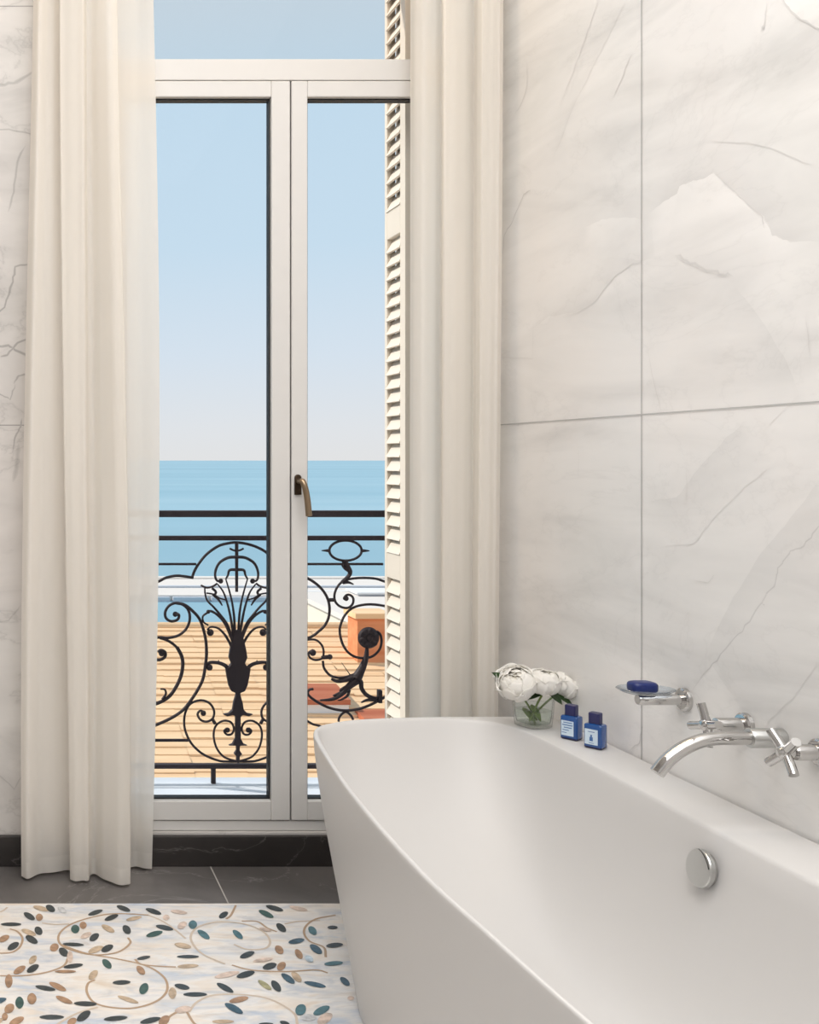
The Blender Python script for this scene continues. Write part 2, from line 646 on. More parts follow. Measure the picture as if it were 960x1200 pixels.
def leaf_poly(cx, cy, L, Wd, ang, n=16):
    L, Wd = L * 1.10, Wd * 1.10
    a = math.radians(ang)
    pts = []
    for k in range(n):
        t = 2 * PI * k / n
        x = L * math.cos(t)
        y = Wd * math.sin(t) * (0.80 + 0.20 * abs(math.sin(t)))
        pts.append((cx + x * math.cos(a) - y * math.sin(a), cy + x * math.sin(a) + y * math.cos(a)))
    return pts


lay = 0
for txt, off in ((E_LEAVES, 0), (F_LEAVES, 210)):
    for tok in txt.split():
        cx, cy, L, Wd, ang, c = tok.split(',')
        mosaic_b.mi = 1 + LEAFORDER.index(c)
        pts = [onfloor(off + u / 4.364, 1050 + v / 4.364) for u, v in leaf_poly(float(cx), float(cy), float(L), float(Wd), float(ang))]
        lay = (lay + 1) % 5
        if max(p.y for p in pts) > MY1:
            continue
        mosaic_b.add([(p.x, p.y, -0.0008 + 0.0001 * lay) for p in pts], [tuple(range(len(pts)))])
E_V = [[(215, 135), (280, 143), (355, 140)],
       [(760, 95), (640, 88), (540, 92), (420, 120), (340, 155), (300, 200), (310, 245), (370, 275), (480, 298), (600, 285), (665, 240), (655, 210)],
       [(310, 245), (440, 290), (580, 315), (720, 345), (800, 380), (850, 430), (850, 490), (790, 540), (680, 570), (560, 565), (480, 540), (445, 490), (450, 445), (485, 425)],
       [(760, 95), (830, 125), (890, 165), (950, 215)], [(0, 290), (60, 285), (100, 260), (115, 215), (90, 180), (50, 165)],
       [(0, 405), (100, 405), (200, 395), (280, 375), (330, 350), (350, 310)], [(500, 565), (400, 595), (330, 630), (290, 655)],
       [(690, 320), (720, 345), (800, 355), (900, 360)], [(835, 645), (880, 605), (950, 570)], [(0, 80), (20, 70), (38, 55)]]
F_V = [[(235, 345), (130, 300), (75, 250), (60, 200), (100, 155), (200, 130), (330, 140), (430, 180), (465, 230), (440, 265), (350, 270), (280, 245)],
       [(800, 95), (700, 115), (650, 150), (640, 190), (670, 230), (740, 260), (750, 310)], [(270, 350), (340, 370), (420, 380), (560, 383), (700, 375), (760, 390)],
       [(50, 590), (90, 540), (170, 505), (300, 500), (430, 515), (520, 550), (590, 600), (605, 655)], [(290, 45), (265, 95), (240, 115)],
       [(40, 590), (70, 640), (95, 660)], [(720, 122), (660, 125), (600, 128), (540, 140)], [(500, 180), (450, 160), (400, 128), (320, 125)]]
for lst, off in ((E_V, 0), (F_V, 210)):
    for i, pl in enumerate(lst):
        P = [onfloor(off + u / 4.364, 1050 + v / 4.364) for u, v in spline(pl, 8)]
        P = [p for p in P if p.y < MY1 - 0.004]
        mosaic_b.mi = 1 + len(LEAFORDER) + (0 if i % 3 else 1)
        if len(P) < 2:
            continue
        V, Fc = [], []
        for k, p in enumerate(P):
            d = P[min(k + 1, len(P) - 1)] - P[max(k - 1, 0)]
            nrm = Vector((-d.y, d.x, 0)).normalized() * 0.0032
            V += [(p.x + nrm.x, p.y + nrm.y, -0.0012 - 0.0001 * (i % 4)), (p.x - nrm.x, p.y - nrm.y, -0.0012 - 0.0001 * (i % 4))]
        Fc = [(2 * k, 2 * k + 1, 2 * k + 3, 2 * k + 2) for k in range(len(P) - 1)]
        mosaic_b.add(V, Fc)
# the same scatter of leaves carries on over the part of the field outside the picture
taken = []
for q in range(620):
    x, y = random.uniform(-1.2, 1.0), random.uniform(-1.85, 2.96)
    px, py = VX + x * F / max(y, .1), VY + EYE * F / max(y, .1)
    if y > 0.3 and -6 < px < 425 and py < 1206:
        continue
    if any((x - a) ** 2 + (y - c) ** 2 < 0.0045 for a, c in taken):
        continue
    taken.append((x, y))
    mosaic_b.mi = 1 + LEAFORDER.index(random.choice('KKKGTBBNNPU'))
    a = random.uniform(0, PI)
    pts = leaf_poly(0, 0, random.uniform(.022, .032), random.uniform(.009, .013), math.degrees(a))
    mosaic_b.add([(x + u, y + v, -0.0006) for u, v in pts], [tuple(range(len(pts)))])
struct(mosaic_b.build('floor', ['pearl_mosaic'] + ['leaf_inlay_' + k for k in LEAFORDER] + ['vine_inlay', 'vine_inlay_pale']))

# right wall: marble slabs with traced veins


def onwall(px, py):
    k = (px - VX) / WX
    return (F / k, EYE - (py - VY) / k)      # depth, height


class WallMB(MB):
    pass


wr = MB()
wr.box(WX, WX + 0.2, BY - 0.2, 3.72, -0.2, CZ + 0.2)
LAY = [0]


def ribbon(mb, pts, w, tint, fade=None, side=0, put=None, jag=0.0):
    """strip of marble of another tone; side=+1/-1: sharp on the line, fading out over `fade` to that side"""
    if fade:
        tint *= 1.5
    LAY[0] += 1
    e = 0.0001 + 0.00004 * LAY[0]
    P = [Vector((a, c)) for a, c in pts]
    if jag:
        P = [p + Vector((random.uniform(-jag, jag), random.uniform(-jag, jag))) for p in P]
    V, T = [], []
    chord = (P[-1] - P[0]).normalized()
    if fade:                                  # keep the strip from folding over itself
        t0 = -1e9
        Q = []
        for p in P:
            if p.dot(chord) > t0 + 1e-4:
                Q.append(p)
                t0 = p.dot(chord)
        P = Q
    for k, p in enumerate(P):
        d = chord if fade else P[min(k + 1, len(P) - 1)] - P[max(k - 1, 0)]
        nrm = Vector((-d.y, d.x)).normalized()
        end = min(1.0, min(k, len(P) - 1 - k) / max(1.0, len(P) * 0.12))
        if side:
            V += [p, p + nrm * -side * fade * 0.4, p - nrm * side * fade]
            T += [tint * end, tint * 0.45 * end, 0.0]
        else:
            ww = w * (0.35 + 0.65 * end) * random.uniform(0.75, 1.25)
            V += [p + nrm * ww / 2, p, p - nrm * ww / 2]
            T += [tint * 0.35 * end, tint * (0.4 + 0.6 * end), tint * 0.35 * end]
    Fc = []
    for k in range(len(P) - 1):
        for j in range(2):
            a = 3 * k + j
            Fc.append((a, a + 1, a + 4, a + 3))
    mb.add([put(v.x, v.y, e) for v in V], Fc, T)


def put_right(y, z, e):
    return (WX - e, min(y, D - 0.001), z)


R6 = lambda u, v: onwall(560 + u / 2.4, v / 2.4)
R7 = lambda u, v: onwall(560 + u / 2.4, 450 + v / 2.4)


def vein(fn, pts, w=0.004, tint=-0.3, jag=0.002, **kw):
    if not kw:
        w, tint = w * 0.8, tint * 0.7
    P = []
    for i in range(len(pts) - 1):
        for k in range(5):
            t = k / 5
            P.append(tuple(pts[i][j] * (1 - t) + pts[i + 1][j] * t for j in (0, 1)))
    P.append(pts[-1])
    ribbon(wr, [fn(*p) for p in P], w, tint, put=put_right, jag=jag, **kw)


# broad tone edges first
vein(R6, [(480, 600), (520, 570), (560, 545), (560, 525), (600, 510), (640, 500), (665, 485), (740, 555), (805, 610), (830, 660), (880, 680), (975, 678)], tint=0.075, side=-1, fade=0.16)
vein(R6, [(480, 600), (520, 570), (560, 545), (560, 525), (600, 510), (640, 500), (665, 485), (740, 555), (805, 610), (830, 660), (880, 680), (975, 678)], tint=-0.05, side=1, fade=0.14)
vein(R6, [(150, 930), (200, 890), (270, 880), (330, 850), (380, 780), (440, 740), (500, 725)], tint=-0.04, side=1, fade=0.08)
vein(R6, [(300, 640), (350, 618), (400, 612), (470, 615)], tint=0.05, side=-1, fade=0.10)
vein(R6, [(855, -5), (880, 30), (910, 55), (980, 90)], tint=0.06, side=1, fade=0.16)
vein(R6, [(210, 460), (270, 300), (330, 180), (420, 0)], tint=-0.045, side=1, fade=0.12)
vein(R6, [(720, 800), (800, 900), (860, 1000), (905, 1110)], tint=-0.035, side=-1, fade=0.12)
vein(R7, [(975, 385), (920, 460), (880, 475), (850, 510), (840, 560), (800, 610), (755, 680), (700, 740), (655, 800), (600, 860)], tint=0.045, side=1, fade=0.18)
vein(R7, [(975, 250), (880, 380), (800, 470), (720, 600), (640, 760)], tint=-0.05, side=1, fade=0.22)
vein(R7, [(480, 330), (560, 320), (620, 240), (700, 150), (760, 100)], tint=-0.05, side=-1, fade=0.12)
# thin dark veins
vein(R7, [(975, 385), (960, 400), (920, 460), (880, 475), (850, 510), (840, 560), (800, 610), (755, 680), (700, 740), (655, 800), (600, 860)], 0.005, -0.34, 0.004)
vein(R7, [(815, 590), (800, 615), (810, 625)], 0.003, -0.3)
vein(R6, [(555, 715), (590, 735), (640, 760), (680, 770), (720, 772)], 0.010, -0.26, 0.004)
vein(R6, [(665, 485), (740, 555), (800, 608), (806, 640)], 0.004, -0.16)
vein(R6, [(250, 895), (330, 850), (380, 780), (440, 740), (475, 728)], 0.005, -0.14, 0.004)
vein(R6, [(70, 740), (75, 660), (100, 620), (130, 545), (152, 535)], 0.006, -0.32)
vein(R6, [(60, 1005), (155, 1008), (157, 900)], 0.003, -0.12)
vein(R6, [(105, 320), (125, 290), (140, 240), (140, 180)], 0.005, -0.22)
vein(R6, [(340, 0), (310, 90), (270, 200), (235, 290)], 0.004, -0.13)
vein(R6, [(435, 150), (410, 210), (385, 270)], 0.004, -0.15)
vein(R6, [(855, -5), (880, 30), (910, 55), (980, 90)], 0.004, -0.20)
vein(R6, [(660, 395), (760, 400), (830, 415), (940, 465)], 0.003, -0.14)
vein(R6, [(480, 990), (500, 1090), (518, 1160)], 0.003, -0.18)
vein(R6, [(800, 78), (806, 80)], 0.01, -0.4)
vein(R6, [(815, 0), (805, 80)], 0.003, -0.10)
vein(R6, [(925, 890), (935, 1000)], 0.003, -0.14)
vein(R7, [(610, 550), (650, 560), (668, 535)], 0.003, -0.2)
vein(R7, [(283, 170), (285, 270)], 0.003, -0.10)
vein(R7, [(590, 230), (585, 345)], 0.003, -0.10)
vein(R7, [(50, 500), (90, 500)], 0.003, -0.2)
vein(R7, [(65, 230), (50, 360), (45, 460)], 0.008, -0.22)
vein(R7, [(465, 960), (455, 1010), (430, 1030)], 0.004, -0.4)
# joints between slabs
JZ = 1.412
JT = 2.762
for (p0, p1) in (((BY, JZ), (D, JZ)), ((BY, JT), (D, JT)), ((2.53, -0.1), (2.53, CZ)), ((1.18, -0.1), (1.18, CZ)), ((-0.17, -0.1), (-0.17, CZ))):
    n = 12
    LAY[0] += 1
    e = 0.0003 + 0.00004 * LAY[0]
    h = 0.0016
    if p0[1] == p1[1]:
        V = [put_right(p0[0], p0[1] - h, e), put_right(p1[0], p1[1] - h, e), put_right(p1[0], p1[1] + h, e), put_right(p0[0], p0[1] + h, e)]
    else:
        V = [put_right(p0[0] - h, p0[1], e), put_right(p1[0] - h, p1[1], e), put_right(p1[0] + h, p1[1], e), put_right(p0[0] + h, p0[1], e)]
    wr.add(V, [(0, 1, 2, 3)], [-0.42] * 4)
struct(wr.build('wall_right', 'marble_right'))

# window wall with the opening
OX0, OX1 = xw(105), xw(530)
OZ0, OZ1 = zw(975), 3.50
wb = MB()
wb.box(LX - 0.2, OX0, D, 3.70, -0.2, CZ + 0.2)
wb.box(OX1, WX + 0.0, D, 3.70, -0.2, CZ + 0.2)
wb.box(OX0, OX1, D, 3.70, OZ1, CZ + 0.2)
wb.box(OX0, OX1, D, 3.70, -0.2, OZ0 - 0.001)
LAY[0] = 0


def put_front(x, z, e):
    return (x, D - e, z)


def fjoint(p0, p1, tint=-0.45, h=0.0018):
    LAY[0] += 1
    e = 0.0003 + 0.00004 * LAY[0]
    if p0[1] == p1[1]:
        V = [(p0[0], p0[1] - h), (p1[0], p1[1] - h), (p1[0], p1[1] + h), (p0[0], p0[1] + h)]
    else:
        V = [(p0[0] - h, p0[1]), (p1[0] - h, p1[1]), (p1[0] + h, p1[1]), (p0[0] + h, p0[1])]
    wb.add([put_front(x, z, e) for x, z in V], [(0, 1, 2, 3)], [tint] * 4)


fjoint((LX, JZ), (OX0, JZ))
fjoint((LX, JT), (OX0, JT))
fjoint((-0.62, 0), (-0.62, CZ))
LV = lambda px, py: (xw(px), zw(py))
for pts, w, t in (([(-40, 120), (0, 100), (20, 96), (45, 80)], 0.012, -0.3), ([(-30, 150), (10, 152), (45, 158)], 0.006, -0.3),
                  ([(10, 248), (16, 225), (20, 190), (30, 170)], 0.008, -0.3), ([(-10, 375), (5, 360), (15, 330), (18, 312), (40, 308)], 0.008, -0.42),
                  ([(-20, 408), (10, 405), (18, 410), (40, 420)], 0.008, -0.42), ([(0, 418), (8, 416), (20, 402), (40, 395)], 0.007, -0.42),
                  ([(16, 450), (22, 440), (30, 438), (36, 428)], 0.007, -0.38), ([(-20, 462), (0, 462), (12, 468), (18, 450)], 0.005, -0.35),
                  ([(14, 530), (18, 512), (24, 500), (26, 490)], 0.006, -0.4), ([(15, 565), (20, 545), (22, 520)], 0.016, -0.22),
                  ([(-20, 730), (10, 728), (25, 708)], 0.006, -0.2), ([(-10, 900), (17, 925), (30, 900)], 0.005, -0.2)):
    P = []
    for i in range(len(pts) - 1):
        for k in range(4):
            P.append(tuple(pts[i][j] * (1 - k / 4) + pts[i + 1][j] * k / 4 for j in (0, 1)))
    P.append(pts[-1])
    ribbon(wb, [LV(*p) for p in P], w, t, put=put_front, jag=0.002)
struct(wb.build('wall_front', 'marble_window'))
struct(MB().box(LX - 0.2, LX, BY - 0.2, D, -0.2, CZ + 0.2).build('wall_left', 'plaster_taupe'))
struct(MB().box(LX, WX, BY - 0.2, BY, -0.2, CZ + 0.2).build('wall_back', 'plaster_taupe'))
struct(MB().box(LX - 0.2, WX + 0.2, BY - 0.2, 3.72, CZ, CZ + 0.25).build('ceiling', 'plaster'))
# black stone skirting runs under the doors too
bb = MB().box(LX, WX, D - 0.018, D - 0.0002, -0.004, zw(978))
struct(bb.build('baseboard_front', 'black_stone', bevel=0.002))

# ------------------------------------------------------------------ glazed balcony doors
FY0, FY1 = D + 0.004, D + 0.075


def frame_ring(mb, x0, x1, z0, z1, l, r, bt, t, y0, y1):
    mb.box(x0, x0 + l, y0, y1, z0, z1)
    mb.box(x1 - r, x1, y0, y1, z0, z1)
    mb.box(x0 + l, x1 - r, y0, y1, z0, z0 + bt)
    mb.box(x0 + l, x1 - r, y0, y1, z1 - t, z1)


HB0, HB1 = zw(93), zw(68)
fr = MB()
frame_ring(fr, OX0, OX1, OZ0, OZ1, xw(120) - OX0, OX1 - xw(516), zw(963) - OZ0, 0.05, FY0 + 0.006, FY1)
fr.box(xw(120), xw(516), FY0 + 0.003, FY1, HB0, HB1)
struct(fr.build('trim_1', 'door_paint', bevel=0.003))
# fixed light above
w1 = MB().box(xw(120), xw(516), FY0 + 0.03, FY0 + 0.042, HB1, OZ1 - 0.05)
struct(w1.build('window_1', 'transom_glass'))


def door(name, x0, x1, gx0, gx1, label):
    z0, z1 = zw(962), HB0 - 0.003
    gz0, gz1 = zw(939), zw(113)
    m = MB()
    frame_ring(m, x0, x1, z0, z1, gx0 - x0, x1 - gx1, gz0 - z0, z1 - gz1, FY0, FY0 + 0.062)
    o = struct(m.build(name, 'door_paint', bevel=0.003))
    gk = MB()
    t = 0.005
    frame_ring(gk, gx0, gx1, gz0, gz1, t, t, t, t, FY0 + 0.018, FY0 + 0.046)
    gk.build('gasket', 'gasket_black', o)['label'] = 'black rubber seal around the glass'
    MB().box(gx0 + t, gx1 - t, FY0 + 0.028, FY0 + 0.040, gz0 + t, gz1 - t).build('pane', 'window_glass', o)
    return o


SX = xw(341.3)
door_l = door('door_1', xw(120.4), SX - 0.0022, xw(148), xw(318.5), '')
door_r = door('door_2', SX + 0.0022, xw(515.6), xw(361), xw(493), '')
# the dark joint between the two leaves: a rebate strip behind the gap
MB().box(SX - 0.012, SX + 0.012, FY0 + 0.02, FY0 + 0.05, zw(962), HB0 - 0.003).build('rebate_strip', 'seam_dark', door_r)
# lever handle
hx, hz = xw(349.3), zw(568)
hp = MB()
pl = [(hx - 0.011, hz - 0.033), (hx + 0.011, hz - 0.033), (hx + 0.011, hz + 0.022)] + \
     [(hx + 0.011 * math.cos(a * PI / 8), hz + 0.022 + 0.011 * math.sin(a * PI / 8)) for a in range(1, 8)] + [(hx - 0.011, hz + 0.022)]
hp.plate(pl, FY0 - 0.007, FY0 + 0.001)
hplate = hp.build('handle_plate', 'bronze_dark', door_r, bevel=0.0015)
hl = MB()
hl.lathe([(0.009, -0.050), (0.009, -0.004)], (hx + 0.002, FY0, hz + 0.012), 'Y', 20)
lv = spline([(hx + 0.001, FY0 - 0.046, hz + 0.014), (hx + 0.008, FY0 - 0.052, hz - 0.004), (hx + 0.016, FY0 - 0.053, hz - 0.045), (hx + 0.022, FY0 - 0.050, hz - 0.098)], 6)
hl.tube(lv, [0.0095 + 0.001 * i / len(lv) for i in range(len(lv))], 12)
hl.build('handle', 'bronze', door_r, smooth=True)['label'] = 'bronze lever handle'

# ------------------------------------------------------------------ curtains
tr = struct(MB().box(LX + 0.1, WX - 0.005, 3.12, 3.24, CZ - 0.03, CZ - 0.0005).build('trim_2', 'plaster'))


def curtain(name, prof, label, bulge):
    """prof: (px, depth) at the hem and (px, depth) at the picture's top edge"""
    bot = spline([(p[0], p[1]) for p in prof], 12)
    top = spline([(p[2], p[3]) for p in prof], 12)
    n = len(bot)
    rows = 90
    z0, z1 = 0.006, CZ - 0.031
    ztop = 2.735
    rnd = [random.uniform(0, 2 * PI) for _ in range(6)]
    V = []
    for j in range(rows + 1):
        z = z0 + (z1 - z0) * j / rows
        t = min(1.0, z / ztop)
        ts = t * t * (3 - 2 * t) * 0.6 + t * 0.4
        for i in range(n):
            px = bot[i][0] * (1 - ts) + top[i][0] * ts
            y = bot[i][1] * (1 - ts) + top[i][1] * ts
            u = i / (n - 1)
            px += bulge(u) * math.sin(PI * t)
            y += 0.006 * math.sin(2.3 * z + 9 * u + rnd[0]) + 0.0028 * math.sin(38 * u + rnd[1] + 0.5 * z) + 0.0016 * math.sin(83 * u + rnd[2] - 0.4 * z)
            zz = z
            V.append((xw(px, y), y, zz))
    Fc = []
    for j in range(rows):
        for i in range(n - 1):
            a = j * n + i
            Fc.append((a, a + 1, a + n + 1, a + n))
    m = MB().add(V, Fc)
    o = m.build(name, 'sheer_fabric', smooth=True, angle=80)
    return tag(o, label, 'curtain')


curtain('curtain', [(25, 3.19, 39, 3.20), (33, 3.165, 46, 3.16), (48, 3.20, 56, 3.19), (66, 3.215, 64, 3.20), (82, 3.225, 71, 3.21), (86, 3.19, 74, 3.18),
                    (82, 3.16, 70, 3.15), (88, 3.145, 78, 3.14), (97, 3.145, 90, 3.14), (104, 3.155, 98, 3.15), (106, 3.20, 101, 3.19), (112, 3.20, 106, 3.19),
                    (122, 3.165, 114, 3.17), (138, 3.13, 124, 3.14), (149, 3.122, 133, 3.135), (153, 3.135, 137, 3.15), (148, 3.18, 133, 3.19), (146, 3.23, 132, 3.22),
                    (156, 3.25, 150, 3.23), (166, 3.245, 165, 3.23), (178, 3.235, 180, 3.22)],
        'long sheer cream curtain hanging to the floor left of the balcony doors', lambda u: 8 * u ** 3 - 4 * (1 - u) ** 3)
curtain('curtain', [(480, 3.225, 481, 3.225), (486, 3.19, 488, 3.19), (497, 3.175, 500, 3.18), (508, 3.20, 511, 3.20), (515, 3.225, 518, 3.22), (520, 3.20, 522, 3.19),
                    (517, 3.165, 519, 3.16), (524, 3.145, 528, 3.15), (536, 3.15, 541, 3.15), (547, 3.175, 550, 3.18), (552, 3.205, 555, 3.20), (556, 3.18, 560, 3.17),
                    (560, 3.15, 566, 3.15), (570, 3.14, 577, 3.145), (578, 3.15, 585, 3.15), (583, 3.17, 590, 3.16)],
        'sheer cream curtain in the corner between balcony doors and marble wall, behind the bathtub', lambda u: 0.0)

# ------------------------------------------------------------------ bathtub
RIM = 0.563


def tubpx(px, py):
    k = (py - VY) / (EYE - RIM)
    return ((px - VX) / k, F / k)


outer_pts = [tubpx(*p) for p in ((690, 1200), (630, 1147), (570, 1093), (500, 1030), (440, 965), (400, 915), (375, 876), (367.5, 861))]
outer_pts += [(0.838, 2.822), (0.885, 2.866), (0.985, 2.912), (1.19, 2.94), (1.40, 2.943), (1.49, 2.94), (1.54, 2.915), (WX - 0.006, 2.86)]
outer_pts += [(WX - 0.006, 2.5), (WX - 0.006, 2.0), (WX - 0.006, 1.4), (WX - 0.006, 0.98), (1.52, 0.91), (1.42, 0.88), (1.2, 0.875), (1.0, 0.90), (0.88, 0.955), (0.80, 1.05), (0.767, 1.18)]
outer_c = spline(outer_pts, 8, True)
CXT, CYT = 1.10, 1.92


def ray_r(poly, th):
    dx, dy = math.cos(th), math.sin(th)
    best = 0
    for i in range(len(poly)):
        ax, ay = poly[i - 1][0] - CXT, poly[i - 1][1] - CYT
        bx, by = poly[i][0] - CXT, poly[i][1] - CYT
        ex, ey = bx - ax, by - ay
        den = dx * ey - dy * ex
        if abs(den) < 1e-12:
            continue
        t = (ax * ey - ay * ex) / den
        u = (ax * dy - ay * dx) / den
        if t > 0 and -1e-9 <= u <= 1 + 1e-9:
            best = max(best, t)
    return best


NT = 256


def ths():
    # denser where the long sides are
    return [2 * PI * k / NT for k in range(NT)]


# angle list equalised by arc length of the outer outline
TH = sorted(math.atan2(p[1] - CYT, p[0] - CXT) for p in spline(outer_pts, 8, True))
RO = [ray_r(outer_c, t) for t in TH]
inner_pts = [(0.760, 1.338), (0.7455, 1.60), (0.7355, 1.80), (0.743, 2.076), (0.763, 2.352), (0.799, 2.632), (0.825, 2.772), (0.862, 2.838), (0.973, 2.897), (1.15, 2.924), (1.27, 2.920),
             (1.345, 2.885), (1.385, 2.82), (1.400, 2.70), (1.404, 2.4), (1.406, 2.0), (1.406, 1.5), (1.40, 1.15), (1.375, 1.0), (1.30, 0.93), (1.17, 0.905), (1.0, 0.925), (0.9, 0.975), (0.825, 1.06), (0.787, 1.18)]
inner_c = spline(inner_pts, 8, True)
RI = [ray_r(inner_c, t) for t in TH]
base_pts = [(0.835, 1.34), (0.82, 1.6), (0.806, 1.85), (0.80, 2.1), (0.808, 2.36), (0.862, 2.55), (0.97, 2.65), (1.10, 2.70), (1.30, 2.70), (1.44, 2.67), (1.50, 2.58), (1.515, 2.3), (1.515, 1.6), (1.50, 1.25),
            (1.42, 1.15), (1.25, 1.11), (1.05, 1.13), (0.90, 1.18), (0.825, 1.25)]
base_c = spline(base_pts, 8, True)
RB = [ray_r(base_c, t) for t in TH]
bot_c = spline([(0.985, 1.6), (0.975, 1.9), (0.985, 2.15), (1.02, 2.3), (1.1, 2.36), (1.16, 2.3), (1.20, 2.15), (1.21, 1.9), (1.20, 1.6), (1.16, 1.45), (1.1, 1.38), (1.03, 1.45)], 8, True)
RT = [ray_r(bot_c, t) for t in TH]
tb = MB()
rings = []


def ring(R, z, zs=None):
    rings.append([(CXT + r * math.cos(t), CYT + r * math.sin(t), z) for r, t in zip(R, TH)])


def mixr(A, B, k):
    return [a * (1 - k) + c * k for a, c in zip(A, B)]


# outer shell, from the floor up
ring(mixr(RB, RT, 0.5), 0.0)
ring(RB, 0.0)
for s in (0.04, 0.12, 0.22, 0.34, 0.46, 0.58, 0.70, 0.82, 0.92, 0.985):
    k = 1 - (1 - s) ** 1.4
    ring(mixr(RB, RO, k), s * (RIM - 0.006))
ring(RO, RIM - 0.005)
ring([r - 0.0015 for r in RO], RIM - 0.0012)
ring([r - 0.005 for r in RO], RIM)
# rim and its soft inner edge
for off, dz in ((0.003, 0.0), (0.0, -0.0006), (-0.004, -0.003), (-0.008, -0.010)):
    ring([min(r + off, ro - 0.0055) for r, ro in zip(RI, RO)], RIM + dz)
# bowl
IN = [r - 0.011 for r in RI]
for s in (0.06, 0.14, 0.24, 0.36, 0.48, 0.60, 0.72, 0.82, 0.90, 0.96, 1.0):
    a = s * PI / 2
    depth = 0.40
    k = 0.45 * s + 0.55 * (1 - math.cos(a))
    ring(mixr(IN, RT, k), RIM - 0.016 - depth * math.sin(a) ** 0.95)
ring([r * 0.5 for r in RT], RIM - 0.416 - 0.006)
ring([r * 0.05 for r in RT], RIM - 0.416 - 0.010)
nr = len(TH)
V = [p for R in rings for p in R]
Fc = []
for j in range(len(rings) - 1):
    for k in range(nr):
        a, c = j * nr + k, j * nr + (k + 1) % nr
        Fc.append((a, c, c + nr, a + nr))
Fc.append(tuple(range(nr)))
Fc.append(tuple((len(rings) - 1) * nr + k for k in range(nr)))
tub = thing('bathtub', (CXT, CYT, 0), 'large white oval bathtub with a flat ledge against the marble wall', 'bathtub')
tb.add(V, Fc)
shell = tb.build('shell', 'tub_white', tub, smooth=True, angle=60)


def bowl_at(px, py):
    """first hit of the pixel's ray on the tub's bowl"""
    d = Vector(((px - VX) / F, 1, -(py - VY) / F)).normalized()
    dg = bpy.context.evaluated_depsgraph_get()
    ok, loc, nrm, idx = shell.ray_cast(shell.matrix_world.inverted() @ Vector((0, 0, EYE)), d)
    return (shell.matrix_world @ loc, nrm) if ok else (None, None)


bpy.context.view_layer.update()
loc, nrm = bowl_at(829, 1019)
if nrm.dot(Vector((0, 0, EYE)) - loc) < 0:
    nrm = -nrm
ax = nrm.normalized()
q = ax.to_track_quat('X', 'Z').to_matrix().to_4x4()
q.translation = loc
ov = MB().lathe([(0.0, -0.02), (0.032, -0.02), (0.032, 0.006), (0.0, 0.006)], (0, 0, 0), 'X', 48)
ob = ov
ob.v = [tuple(q @ Vector(p)) for p in ob.v]
base_o = ob.build('overflow_ring', 'chrome', tub, smooth=True)
ov = MB().lathe([(0.0, 0.008), (0.036, 0.008), (0.0375, 0.0095), (0.0375, 0.017), (0.036, 0.019), (0.0, 0.0195)], (0, 0, 0), 'X', 56)
# a shallow lip cut on the side of the knob towards the wall
ov.v = [tuple(q @ Vector(p)) for p in ov.v]
ov.build('overflow_knob', 'chrome_brushed', tub, smooth=True)['label'] = 'round brushed chrome overflow knob'
ov = MB()
arc = [(0.0197, 0.0375 * math.cos(a) * 0.985 - 0.012 * math.sin((a + 0.2) * 1.0), 0.0375 * math.sin(a) * 0.985) for a in [0.25 + 1.15 * i / 10 for i in range(11)]]
ov.tube([tuple(q @ Vector(p)) for p in spline(arc, 3)], 0.0007, 6)
ov.build('overflow_mark', 'seam_dark', tub)

# ------------------------------------------------------------------ taps on the wall
TH_Z = 0.738


def cross_handle(name, y, hubx, ang, label):
    t = thing(name, (WX, y, TH_Z), label, 'tap handle', 'cross tap handles beside the spout')
    MB().lathe([(0.0, -0.012), (0.022, -0.012), (0.0255, -0.009), (0.0265, 0.0)], (WX, y, TH_Z), 'X', 40).build('escutcheon', 'chrome', t, smooth=True)
    MB().lathe([(0.0145, hubx + 0.016 - WX), (0.0155, hubx + 0.019 - WX), (0.0155, -0.010)], (WX, y, TH_Z), 'X', 32).build('sleeve', 'chrome', t, smooth=True)
    m = MB()
    m.lathe([(0.0, -0.016), (0.008, -0.0155), (0.0115, -0.012), (0.0125, -0.004), (0.0105, 0.010), (0.0095, 0.018)], (hubx, y, TH_Z), 'X', 28)
    for k in range(4):
        a = ang + k * PI / 2
        d = Vector((0, math.cos(a), math.sin(a)))
        c = Vector((hubx - 0.003, y, TH_Z))
        P = [c + d * 0.004, c + d * 0.018 + Vector((-0.001, 0, 0)), c + d * 0.033 + Vector((-0.003, 0, 0)), c + d * 0.046 + Vector((-0.005, 0, 0))]
        m.tube(spline([tuple(p) for p in P], 4), 0.0088, 16)
    m.build('cross_grip', 'chrome', t, smooth=True)
    return t


cross_handle('tap_handle', 2.17, 1.474, math.radians(75), 'chrome cross tap handle left of the spout, nearer the soap dish')
cross_handle('tap_handle', 1.968, 1.487, math.radians(50), 'chrome cross tap handle right of the spout, cut by the right edge of the photo')
SY = 2.069
sp_t = thing('bath_spout', (WX, SY, TH_Z), 'curved chrome spout on the marble wall, reaching over the bathtub', 'bath spout')
MB().lathe([(0.0, -0.068), (0.0185, -0.068), (0.0195, -0.066), (0.0195, 0.0)], (WX, SY, TH_Z), 'X', 40).build('spout_collar', 'chrome_brushed', sp_t, smooth=True)
m = MB()
path = spline([(WX - 0.066, SY, TH_Z), (1.46, SY, TH_Z), (1.425, SY, TH_Z - 0.0005), (1.39, SY, TH_Z - 0.006), (1.355, SY, TH_Z - 0.021), (1.325, SY, TH_Z - 0.043), (1.302, SY, TH_Z - 0.071)], 7)
m.tube(path, 0.0138, 24, caps=True)
m.build('spout_pipe', 'chrome', sp_t, smooth=True)

